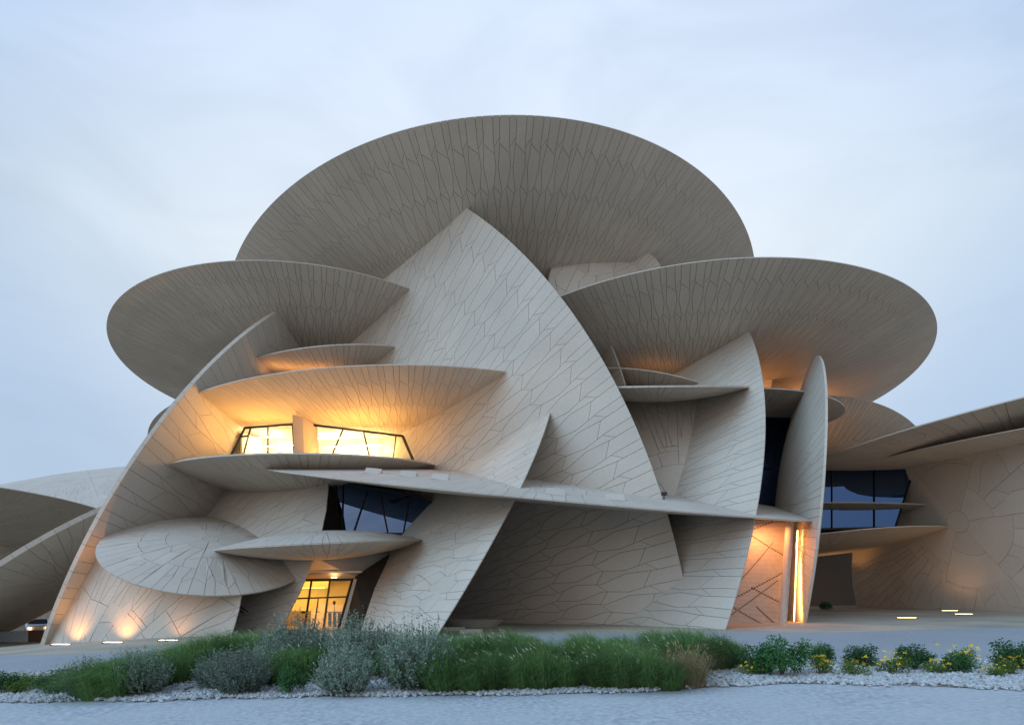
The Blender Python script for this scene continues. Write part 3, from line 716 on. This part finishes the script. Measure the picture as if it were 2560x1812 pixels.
# --- more lamps tucked between the discs
light('right_canopy_light', 'AREA', (9.6, 41.9, EYE+15.05), 5, (1, .45, .12), (9.6, 44.5, EYE+18), 4.0, size_y=.3)
light('slot_canopy_light', 'AREA', (15.6, 45.2, EYE+13.95), 160, (1, .46, .15), (16.5, 46.5, EYE+18), 3.0, size_y=.5)
light('far_canopy_light', 'AREA', (22.5, 50, EYE+12.6), 480, (1, .46, .15), (24.5, 48.5, EYE+18), 3.0, size_y=1.0)
light('rear_canopy_light', 'SPOT', px(2040, 1100, 46.0), 40, (1, .46, .14), px(2150, 1040, 51), .3, 120)

# --- right wing glazing and passage
glazing([(2036, 1140, 48.6), (2292, 1150, 47.1), (2238, 1318, 47.4), (2036, 1322, 48.6)], [((2080, 1142, 48.28), (2080, 1322, 48.28)), ((2186, 1146, 47.65), (2186, 1320, 47.65))], 'band of dark reflecting glass beside the fin', WING, edge=.08)
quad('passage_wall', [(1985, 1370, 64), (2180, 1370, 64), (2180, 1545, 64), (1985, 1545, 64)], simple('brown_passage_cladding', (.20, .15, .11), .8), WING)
light('passage_lamp', 'SPOT', px(2085, 1462, 56)+Vector((0, 0, -.6)), 150, (1, .5, .15), px(2085, 1400, 56)+Vector((0, 0, 4)), .2, 110)

# ------------------------------------------------------------------ ground lights
def ground_light(u, v, length, label, rz=0):
    p = gp(u, v); t = empty('ground_light', p, label, 'lamp', 'recessed linear ground lights', rz)
    MB().box((0, 0, .016), (length+.1, .26, .05)).build('housing', MAT['metal'], t)
    MB().box((0, 0, .042), (length, .17, .02)).build('lens', MAT['lamp'], t)
    return p
gl = [ground_light(152, 1612, .85, 'leftmost glowing ground light before the spotlit low wall'),
      ground_light(282, 1607, .85, 'middle glowing ground light before the spotlit low wall'),
      ground_light(421, 1602, .85, 'rightmost glowing ground light before the spotlit low wall')]
for (u, v), en in zip(((196, 1583), (318, 1580), (452, 1580)), (150, 150, 40)):
    d_ = (px(u, v, 1)-EYES[0]).normalized(); h_, n_, _i, _d = BVH.ray_cast(EYES[0], d_)
    q_ = h_+Vector((-.1, -1.1, 0)); q_.z = ground_z(q_.x, q_.y)+.12; light('wall_spot', 'SPOT', q_, en, (1, .50, .16), h_+Vector((0, .1, .9)), .06, 105, 1.0)
light('edge_spot', 'SPOT', gp(135, 1612)+Vector((.2, 0, .12)), 600, (1, .42, .12), px(300, 1150, 36), .1, 40, .9)
gr = [ground_light(2267, 1545, 1.05, 'nearest glowing ground light on the paving before the right wing'),
      ground_light(2375, 1527, 1.1, 'farthest glowing ground light before the radially panelled wall'),
      ground_light(2410, 1536, 1.05, 'rightmost glowing ground light before the radially panelled wall')]
for p, tg, en in zip(gr, (px(2350, 1120, 45), px(2300, 1200, 47), px(2500, 1200, 44)), (110, 45, 60)):
    light('wing_spot', 'SPOT', p+Vector((0, 0, .12)), en, (1, .55, .26), tg, .1, 150, 1.0)

# ------------------------------------------------------------------ small things on the ground
hr = gp(612, 1592); hr.y = 36.2; hr.x = (618-PU)/FPX*36.2; hr.z = ground_z(hr.x, hr.y)
h = empty('handrail', hr, 'dark metal handrail in the amber gap between two wall slabs', 'handrail')
MB().tube((.35, 0, 0), (.35, 0, 1.0), .03).build('post', MAT['metal'], h)
MB().tube((-1.1, .3, 0), (-1.1, .3, 1.9), .03).build('post', MAT['metal'], h)
MB().tube((.38, 0, 1.0), (-1.3, .3, 1.95), .035).build('rail', MAT['metal'], h)
MB().tube((.38, 0, .75), (-1.3, .3, 1.7), .025).build('rail', MAT['metal'], h)
for (u, v, lb) in ((1133, 1577, 'pale concrete wheel stop nearest the sloping slab'), (1176, 1583, 'pale concrete wheel stop in front of the dark recess')):
    p = gp(u, v); w = empty('wheel_stop', p, lb, 'wheel stop', 'concrete wheel stops', R_(24))
    b = MB(); prof = [(-.14, 0), (.14, 0), (.12, .16), (.06, .22), (-.06, .22), (-.12, .16)]
    b.slab([(-.62, y, z) for y, z in prof][::-1], (1.24, 0, 0)); b.build('block', MAT['column'], w, bevel=.015)
    for sx in (-.4, .4): MB().box((sx, 0, .225), (.1, .1, .012)).build('bolt_cap', MAT['metal'], w)
# low dark plinth in the recess
pl = gp(1185, 1566); t = empty('plinth', pl, 'low dark curved plinth in the deep recess behind the wheel stops', 'plinth')
b = MB(); n_ = 28
top = [(1.9*math.cos(2*PI*i/n_), 1.0*math.sin(2*PI*i/n_), .45) for i in range(n_)]; bot = [(1.3*math.cos(2*PI*i/n_), .7*math.sin(2*PI*i/n_), 0) for i in range(n_)]
b.poly(top)
for i in range(n_): j = (i+1) % n_; b.poly([bot[i], bot[j], top[j], top[i]])
b.build('shell', MAT['column'], t)
# planter wall and parked cars seen through the gap at the far left
pp = gp(62, 1590); pp = Vector((-37, 45.5, ground_z(-37, 45.5)))
t = empty('planter', pp, 'low pale planter wall with a brown end block far left', 'planter')
MB().hexa([(-2.2, -.4, 0), (.6, -.4, 0), (.6, .5, 0), (-2.2, .5, 0), (-1.7, -.4, .75), (.6, -.4, .85), (.6, .5, .85), (-1.7, .5, .75)]).build('wall', MAT['white'], t, bevel=.02)
MB().box((1.7, .05, .42), (2.16, .88, .86)).build('end_block', simple('brown_brick', (.16, .07, .035), .9), t, bevel=.02)
def car(loc, rz, body_mat, label):
    c = empty('parked_car', loc, label, 'car', 'cars parked beyond the left wing', rz)
    pr = [(-2.1, .3), (-2.15, .75), (-1.6, .92), (-1.1, 1.38), (.5, 1.42), (1.1, .95), (2.0, .82), (2.15, .5), (2.1, .28)]
    b = MB(); b.slab([(x, -.85, z) for x, z in pr], (0, 1.7, 0)); b.build('body', body_mat, c, bevel=.06)
    gl_ = [(-1.45, .95), (-1.02, 1.31), (.45, 1.34), (.95, .96)]
    for sy in (-.875, .855): MB().slab([(x, sy, z) for x, z in gl_], (0, .02, 0)).build('side_window', MAT['frame'], c)
    MB().hexa([(1.07, -.7, .99), (1.07, .7, .99), (1.10, .7, 1.01), (1.10, -.7, 1.01), (.52, -.66, 1.38), (.52, .66, 1.38), (.56, .66, 1.40), (.56, -.66, 1.40)]).build('windscreen', MAT['frame'], c)
    for x_ in (-1.35, 1.35):
        for sy in (-.78, .78): MB().tube((x_, sy-.1, .32), (x_, sy+.1, .32), .32, n=20).build('wheel', MAT['frame'], c)
    for sy in (-.6, .6): MB().tube((2.10, sy, .66), (2.2, sy, .66), .1, n=14).build('headlight', MAT['lamp'], c)
car(Vector((-43.5, 55, ground_z(-43.5, 55))), R_(-50), simple('white_car_paint', (.6, .62, .65), .25), 'pale parked car behind the planter with lights on')
car(Vector((-40.3, 56.5, ground_z(-40.3, 56.5))), R_(-60), simple('black_car_paint', (.02, .02, .025), .25), 'black parked car behind the planter, nearest the leaning wall')

# ------------------------------------------------------------------ planting
def leafy(name, cols, rough=.6, trans=.25):
    """leaf material: tone varies from leaf to leaf, some light passes through"""
    m, nt, b = new_mat(name); N, K = nt.nodes, nt.links.new
    g = N.new('ShaderNodeNewGeometry'); oi = N.new('ShaderNodeObjectInfo')
    add = N.new('ShaderNodeMath'); add.operation = 'ADD'; K(g.outputs['Random Per Island'], add.inputs[0]); K(oi.outputs['Random'], add.inputs[1])
    fr = N.new('ShaderNodeMath'); fr.operation = 'FRACT'; K(add.outputs[0], fr.inputs[0])
    r = N.new('ShaderNodeValToRGB'); el = r.color_ramp.elements
    el[0].position = 0; el[0].color = (*cols[0], 1); el[1].position = 1; el[1].color = (*cols[-1], 1)
    for i, c in enumerate(cols[1:-1]): q = el.new((i+1)/(len(cols)-1)); q.color = (*c, 1)
    K(fr.outputs[0], r.inputs['Fac'])
    ob = N.new('ShaderNodeMapRange'); ob.inputs['To Min'].default_value = .72; ob.inputs['To Max'].default_value = 1.3; K(oi.outputs['Random'], ob.inputs['Value'])
    sc = N.new('ShaderNodeVectorMath'); sc.operation = 'SCALE'; K(r.outputs['Color'], sc.inputs[0]); K(ob.outputs[0], sc.inputs['Scale']); K(sc.outputs['Vector'], b.inputs['Base Color'])
    b.inputs['Roughness'].default_value = rough; b.inputs['Specular IOR Level'].default_value = .25
    tr = N.new('ShaderNodeBsdfTranslucent'); K(sc.outputs['Vector'], tr.inputs['Color'])
    mx = N.new('ShaderNodeMixShader'); mx.inputs['Fac'].default_value = trans; K(b.outputs[0], mx.inputs[1]); K(tr.outputs[0], mx.inputs[2])
    K(mx.outputs[0], nt.nodes['Material Output'].inputs['Surface']); return m
LM = dict(
    grass=leafy('green_grass_blades', [(.07, .155, .045), (.125, .235, .06), (.21, .31, .10), (.10, .20, .075)]),
    plume=leafy('pale_grass_plumes', [(.42, .40, .24), (.52, .48, .32)]),
    dry=leafy('dry_tan_grass', [(.26, .19, .09), (.40, .30, .15), (.33, .27, .14)]),
    grey=leafy('grey_green_leaves', [(.12, .18, .12), (.20, .26, .18), (.34, .38, .31), (.17, .23, .16)]),
    dark=leafy('dark_green_leaves', [(.03, .095, .03), (.05, .14, .04), (.085, .19, .055)]),
    lime=leafy('lime_leaves', [(.10, .18, .03), (.17, .25, .04), (.08, .15, .03)]),
    flower=leafy('yellow_petals', [(.80, .55, .03), (.90, .66, .05)], trans=.15),
    wood=simple('grey_brown_twigs', (.12, .09, .065), .9))
def blades(rng, n, h, spread, lean, width, base_r):
    """n arching blades from a tuft; returns verts, faces"""
    v, f = [], []
    for _ in range(n):
        a = rng.uniform(0, 2*PI); rr = base_r*math.sqrt(rng.random()); b = Vector((rr*math.cos(a), rr*math.sin(a), 0))
        a2 = a+rng.gauss(0, .5); out = Vector((math.cos(a2), math.sin(a2), 0)); hh = h*rng.uniform(.4, 1.08)*(1.1-.35*rr/base_r)
        sp = spread*rng.uniform(.3, 1.1)*(.35+rr/base_r); ln = lean*rng.uniform(.4, 1.3)
        tip = b+out*sp*1.25+Vector((ln, 0, hh*rng.uniform(.5, 1))); mid = b+out*sp*.35+Vector((ln*.25, 0, hh*.72))
        side = Vector((-math.sin(a2+rng.uniform(-1, 1)), math.cos(a2), 0)).normalized()*width*rng.uniform(.7, 1.2)
        k = len(v); v += [b-side*.6, b+side*.6, mid-side*.5, mid+side*.5, b.lerp(mid, .55)-side*.6+Vector((0, 0, .04)), b.lerp(mid, .55)+side*.6+Vector((0, 0, .04)), tip]
        f += [(k, k+1, k+5, k+4), (k+4, k+5, k+3, k+2), (k+2, k+3, k+6)]
    return v, f
def plumes(rng, n, h, spread, lean, base_r):
    v, f = [], []
    for _ in range(n):
        a = rng.uniform(0, 2*PI); p = Vector((math.cos(a), math.sin(a), 0))*base_r*rng.uniform(.2, 1.25)
        p = p+Vector((lean*.55, 0, h*rng.uniform(.40, .80))); d = Vector((lean*.5+rng.uniform(-.1, .1), rng.uniform(-.1, .1), .22)).normalized()*rng.uniform(.07, .13)
        s = d.orthogonal().normalized()*.011; t = d.cross(s).normalized()*.011; k = len(v)
        v += [p, p+d*.4+s, p+d*.4+t, p+d*.4-s, p+d*.4-t, p+d]
        f += [(k, k+1, k+2), (k, k+2, k+3), (k, k+3, k+4), (k, k+4, k+1), (k+5, k+2, k+1), (k+5, k+3, k+2), (k+5, k+4, k+3), (k+5, k+1, k+4)]
    return v, f
def mk(name, vf, mat):
    me = bpy.data.meshes.new(name); me.from_pydata([tuple(p) for p in vf[0]], [], vf[1]); me.materials.append(mat); return me
rng = random.Random(5)
GRASS = [(mk('blades', blades(rng, 1700, 1.12, .62, -.34, .0065, .26), LM['grass']), mk('plumes', plumes(rng, 16, 1.12, .5, -.34, .5), LM['plume'])) for _ in range(4)]
DRY = (mk('blades', blades(rng, 900, .95, .5, -.1, .005, .25), LM['dry']), mk('plumes', plumes(rng, 40, .95, .4, -.1, .4), LM['dry']))
def leaf_cloud(rng, n, blobs, size, droop=0.0, up=0.0):
    """leaves spread through a few overlapping lobes, denser towards their skins"""
    v, f = [], []
    w = [b[3]**2 for b in blobs]
    for _ in range(n):
        c = rng.choices(blobs, w)[0]; d = Vector((rng.gauss(0, 1), rng.gauss(0, 1), rng.gauss(0, 1))).normalized()
        r = c[3]*(rng.random()**.45)*rng.uniform(.8, 1.14); p = Vector(c[:3])+Vector((d.x*r, d.y*r, d.z*r*.95))
        if p.z < .02: continue
        ax = (d*.7+Vector((rng.gauss(0, .5), rng.gauss(0, .5), rng.gauss(0, .5)+up))).normalized(); s = size*rng.uniform(.6, 1.3)
        sd_ = ax.orthogonal().normalized(); sd_ = Matrix.Rotation(rng.uniform(0, 2*PI), 3, ax) @ sd_; k = len(v)
        v += [p, p+ax*s*.5+sd_*s*.26, p+ax*s+Vector((0, 0, -droop*s)), p+ax*s*.5-sd_*s*.26]; f.append((k, k+1, k+2, k+3))
    return v, f
def twigs(rng, n, h, r, leafsize, per):
    """feathery upright shoots, each set with small leaves"""
    v, f, sv, sf = [], [], [], []
    for _ in range(n):
        a = rng.uniform(0, 2*PI); q = math.sqrt(rng.random()); b = Vector((math.cos(a), math.sin(a), 0))*r*q*.55
        el = rng.uniform(.15, 1.0); hgt = h*(1-.45*q*q)*rng.choice((rng.uniform(.5, .9), rng.uniform(.8, 1.12)))
        tip = Vector((math.cos(a)*r*q*1.05+rng.gauss(0, .05), math.sin(a)*r*q*1.05+rng.gauss(0, .05), hgt)); st = b.lerp(tip, rng.uniform(0, .55)*q)
        st.z = max(.03, st.z); d = tip-st; L_ = d.length; s = d.orthogonal().normalized()*.004; k = len(sv)
        sv += [st-s, st+s, tip]; sf.append((k, k+1, k+2))
        for j in range(per):
            t = rng.uniform(.12, 1); p = st+d*t; ax = (d.normalized()*.8+Vector((rng.gauss(0, .6), rng.gauss(0, .6), rng.gauss(0, .4)))).normalized(); ls = leafsize*rng.uniform(.6, 1.3)*(1.15-.5*t)
            sd_ = ax.orthogonal().normalized(); sd_ = Matrix.Rotation(rng.uniform(0, 2*PI), 3, ax) @ sd_; k = len(v)
            v += [p, p+ax*ls*.5+sd_*ls*.2, p+ax*ls, p+ax*ls*.5-sd_*ls*.2]; f.append((k, k+1, k+2, k+3))
    return (v, f), (sv, sf)
GREY = []
for _ in range(4):
    lv, sv_ = twigs(rng, 420, 1.0, .52, .06, 24); GREY.append((mk('foliage', lv, LM['grey']), mk('stems', sv_, LM['wood'])))
def stems_mesh(rng, n, h, r):
    b = MB()
    for _ in range(n):
        a = rng.uniform(0, 2*PI); q = rng.uniform(.2, .8); b.tube((0, 0, 0), (math.cos(a)*r*q, math.sin(a)*r*q, h*rng.uniform(.5, .85)), .012, .004, 5, False)
    me = bpy.data.meshes.new('stems'); me.from_pydata([tuple(p) for p in b.v], [], b.f); me.materials.append(LM['wood']); return me
def lobes(rng, r, h, n): return [(rng.uniform(-.55, .55)*r, rng.uniform(-.55, .55)*r, rng.uniform(.3, .78)*h, rng.uniform(.3, .52)*r) for _ in range(n)]
DARK = [(mk('foliage', leaf_cloud(rng, 2600, lobes(rng, .5, .8, 9), .062, .2), LM['dark']), stems_mesh(rng, 8, .8, .4)) for _ in range(3)]
LIME = [(mk('foliage', leaf_cloud(rng, 1500, lobes(rng, .45, .5, 8), .05, .2), LM['lime']), stems_mesh(rng, 7, .5, .4)) for _ in range(2)]
def flowers(rng, n, r, h):
    v, f = [], []
    for _ in range(n):
        c = Vector((rng.gauss(0, .45)*r, rng.gauss(0, .45)*r, h*rng.uniform(.45, 1.05)))
        for j in range(9):
            d = Vector((rng.gauss(0, 1), rng.gauss(0, 1), rng.gauss(.4, .8))).normalized(); s = d.orthogonal().normalized()*.012; k = len(v)
            v += [c, c+d*.028+s, c+d*.05, c+d*.028-s]; f.append((k, k+1, k+2, k+3))
    return v, f
FLOW = [(mk('foliage', leaf_cloud(rng, 900, lobes(rng, .38, .42, 8), .05, .1), LM['lime']), mk('flowers', flowers(rng, 16, .38, .5), LM['flower']), stems_mesh(rng, 7, .45, .36)) for _ in range(3)]
def plant(name, meshes, u, v, h_px, mesh_h, label, cat, group, wide=1.0, parts=('foliage', 'stems')):
    p = gp(u, v); s = (h_px/FPX*p.y)/mesh_h*(1.08 if name == 'grass_clump' else 1.1 if name == 'grey_shrub' else 1.0)
    o = empty(name, p, label, cat, group, rng.uniform(0, 2*PI) if cat != 'grass' else rng.uniform(-.5, .5)); o.scale = (s*wide, s*wide, s)
    for me, pn in zip(meshes, parts):
        c = bpy.data.objects.new(pn, me); COL.objects.link(c); c.parent = o; c['kind'] = 'stuff'
    return o
# fountain grass: the long hedge in the middle, then the drift running back to the left
gspots = []
for i in range(10): gspots.append((1118+i*62+rng.uniform(-14, 14), 1728-(i*.9)+rng.uniform(-4, 4), 116+rng.uniform(-30, 24)))
for i in range(11): gspots.append((1085+i*62+rng.uniform(-16, 16), 1700+rng.uniform(-5, 5)-i*.4, 110+rng.uniform(-26, 22)))
for i in range(12): gspots.append((1060+i*66+rng.uniform(-16, 16), 1674+rng.uniform(-4, 4), 90+rng.uniform(-26, 24)))
for u, v, h in ((1205, 1655, 78), (1290, 1653, 86), (1335, 1652, 70), (1480, 1652, 72), (1560, 1650, 70), (1640, 1650, 88), (1700, 1650, 86), (1750, 1652, 84), (1795, 1668, 84), (1835, 1664, 70)): gspots.append((u, v, h))
for u, v, h in ((238, 1748, 100), (292, 1744, 108), (345, 1734, 110), (262, 1728, 86), (395, 1718, 98), (440, 1708, 98), (470, 1698, 104), (420, 1692, 80), (510, 1690, 104), (545, 1682, 104), (585, 1680, 108), (560, 1666, 88), (625, 1676, 106), (655, 1664, 92), (690, 1668, 96), (600, 1660, 84), (640, 1655, 84), (505, 1672, 80), (700, 1712, 96), (750, 1706, 100), (800, 1700, 96), (840, 1694, 90), (760, 1668, 84), (905, 1672, 80), (980, 1664, 84), (1020, 1668, 84), (1010, 1700, 90)): gspots.append((u, v, h))
for i, (u, v, h) in enumerate(gspots):
    left = u < 1050
    plant('grass_clump', GRASS[i % 4], u, v, h, 1.05, ('fine green grass tuft near the pebbles, left of the tallest grey-green shrub' if v > 1705 else 'fine green grass tuft well back in the left drift, towards the road') if left else ('fine green fountain grass tuft in the front row of the long hedge' if v > 1712 else 'fine green fountain grass tuft in the middle of the long hedge' if v > 1685 else 'fine green fountain grass tuft in the rear row of the long hedge'), 'grass', 'grass drift on the left' if left else 'long fountain grass hedge', 1.15, ('blades', 'plumes'))
plant('dry_grass', DRY, 1722, 1716, 125, .9, 'dry tan grass tuft at the right end of the green hedge', 'grass', None, 1.1, ('blades', 'plumes'))
plant('dry_grass', DRY, 1165, 1652, 70, .9, 'pale dry grass tuft poking up behind the tallest grey-green shrub', 'grass', None, .7, ('blades', 'plumes'))
for i, (u, v, h, w, lb) in enumerate(((225, 1744, 96, 1.1, 'grey-green feathery shrub at the left tip of the grass drift'), (352, 1738, 108, 1.15, 'grey-green feathery shrub, second from the left in the front row'),
        (330, 1716, 86, 1.2, 'grey-green shrub half hidden behind the second front-row shrub'), (600, 1736, 116, 1.1, 'broad grey-green shrub in front of the grass, left of the small dark bush'), (545, 1722, 92, 1.1, 'low grey-green shrub just left of the broad front one'),
        (862, 1738, 128, 1.0, 'grey-green shrub in the front row, left of the pebble gap'), (735, 1690, 150, 1.0, 'tall grey-green shrub standing before the lit entrance'), (800, 1690, 122, .9, 'grey-green shrub between two taller ones below the entrance'),
        (897, 1690, 148, 1.0, 'tall grey-green shrub in front of the dark door reveal'), (690, 1700, 110, .9, 'grey-green shrub at the left foot of the entrance'), (970, 1690, 124, .8, 'dark-centred grey-green shrub just left of the tallest one'), (1042, 1728, 172, .9, 'tallest grey-green shrub, silver-leaved, right of the pebble gap'), (650, 1715, 100, 1.1, 'grey-green shrub behind the small dark bush'))):
    plant('grey_shrub', GREY[i % 4], u, v, h, 1.0, lb, 'shrub', 'grey-green shrubs', w)
for i, (u, v, h, w, lb) in enumerate(((1890, 1688, 84, 1.0, 'dark leafy bush, left of the pair right of the dry grass'), (1955, 1694, 100, 1.1, 'biggest dark leafy bush right of the dry grass'), (2058, 1664, 62, 1.0, 'dark leafy bush right of the biggest one, behind yellow flowers'),
        (2148, 1668, 62, 1.1, 'dark leafy bush in the middle of the right bed'), (2285, 1676, 64, 1.2, 'dark leafy bush second from the right edge cluster'), (2388, 1684, 58, 1.2, 'low dark leafy bush among yellow flowers at right'), (2545, 1676, 80, 1.2, 'dark leafy bush cut by the right edge'),
        (725, 1738, 70, 1.0, 'small dark green bush at the front edge below the entrance'), (150, 1733, 68, 1.6, 'dark low bush near the left edge'), (205, 1716, 58, 1.4, 'dark low bush behind the left tip of the grass drift'), (8, 1736, 56, 1.0, 'small dark bush cut by the left edge'), (2065, 1526, 26, 1.1, 'small bush beside the foot of the tall fin'), (985, 1715, 84, .8, 'narrow dark bush tucked left of the tallest grey-green shrub'))):
    plant('leafy_bush', DARK[i % 3], u, v, h, .8, lb, 'bush', 'dark leafy bushes', w)
for i, (u, v, h, w, lb) in enumerate(((62, 1720, 44, 1.3, 'lime green low bush near the left edge'), (35, 1735, 40, 1.2, 'lime green low bush at the left corner of the bed'), (100, 1726, 40, 1.2, 'lime green low bush beside the dark one on the left'))):
    plant('lime_bush', LIME[i % 2], u, v, h, .55, lb, 'bush', 'lime green bushes', w)
for i, (u, v, h, w, lb) in enumerate(((1872, 1690, 36, 1.0, 'yellow-flowered plant left of the biggest dark bush'), (2058, 1690, 52, 1.0, 'yellow-flowered plant, brightest, in front of the right bed'), (2135, 1690, 44, 1.2, 'yellow-flowered plant right of the brightest one'), (2222, 1687, 58, 1.1, 'tall yellow-flowered plant in the middle of the right bed'),
        (2345, 1688, 40, 1.2, 'low yellow-flowered plant before the low dark bush'), (2415, 1672, 60, .9, 'yellow-flowered plant with one big bloom right of the low dark bush'), (2480, 1694, 36, 1.1, 'small yellow-flowered plant near the front, far right'), (2530, 1690, 50, 1.0, 'yellow-flowered plant below the edge bush'))):
    plant('flowering_plant', FLOW[i % 3], u, v, h, .5, lb, 'plant', 'yellow-flowered plants', w, ('foliage', 'flowers', 'stems'))

# ------------------------------------------------------------------ white pebbles of the bed, too many and small to count: one object
MAT['pebble'] = leafy('white_pebbles', [(.40, .40, .39), (.56, .56, .55), (.64, .63, .61), (.48, .45, .41)], .8, 0.0)
pv, pf = [], []
ico = [Vector(q).normalized() for q in ((1, 0, 0), (-1, 0, 0), (0, 1, 0), (0, -1, 0), (0, 0, 1), (0, 0, -1))]
tri = ((0, 2, 4), (2, 1, 4), (1, 3, 4), (3, 0, 4), (2, 0, 5), (1, 2, 5), (3, 1, 5), (0, 3, 5))
def edge_at(pl, u):
    for (a, b), (c, d) in zip(pl, pl[1:]):
        if u <= c: return b+(d-b)*(u-a)/(c-a)
    return pl[-1][1]
prng = random.Random(9); count = 0
for i in range(26000):
    u = prng.uniform(-120, 2680); f0, b0 = edge_at(BED_FRONT, u), edge_at(BED_BACK, u)
    q = prng.random()
    v = f0+(b0-f0)*(q**1.6 if not 1750 < u < 2680 else q)+prng.gauss(0, 2.0)+2.2*math.sin(u*.021)
    p = gp(u, v); s = prng.choice((prng.uniform(.02, .045), prng.uniform(.03, .066))); sc = (s*prng.uniform(.8, 1.3), s*prng.uniform(.8, 1.3), s*prng.uniform(.55, .9))
    rm = Matrix.Rotation(prng.uniform(0, 6.3), 3, 'Z') @ Matrix.Rotation(prng.gauss(0, .4), 3, 'X'); k = len(pv); c0 = p+Vector((0, 0, .016+sc[2]*.45+prng.random()*.02))
    for d in ico: jd = d*prng.uniform(.8, 1.15); pv.append(c0+rm @ Vector((jd.x*sc[0], jd.y*sc[1], jd.z*sc[2])))
    pf += [tuple(k+j for j in t_) for t_ in tri]
setp(mesh_obj('gravel', pv, pf, MAT['pebble'], smooth=False), 'loose white pebbles covering the planting bed', 'gravel', None, 'stuff')
c_ = scene.cycles
c_.max_bounces = 6; c_.diffuse_bounces = 3; c_.glossy_bounces = 3; c_.transmission_bounces = 4; c_.transparent_max_bounces = 8
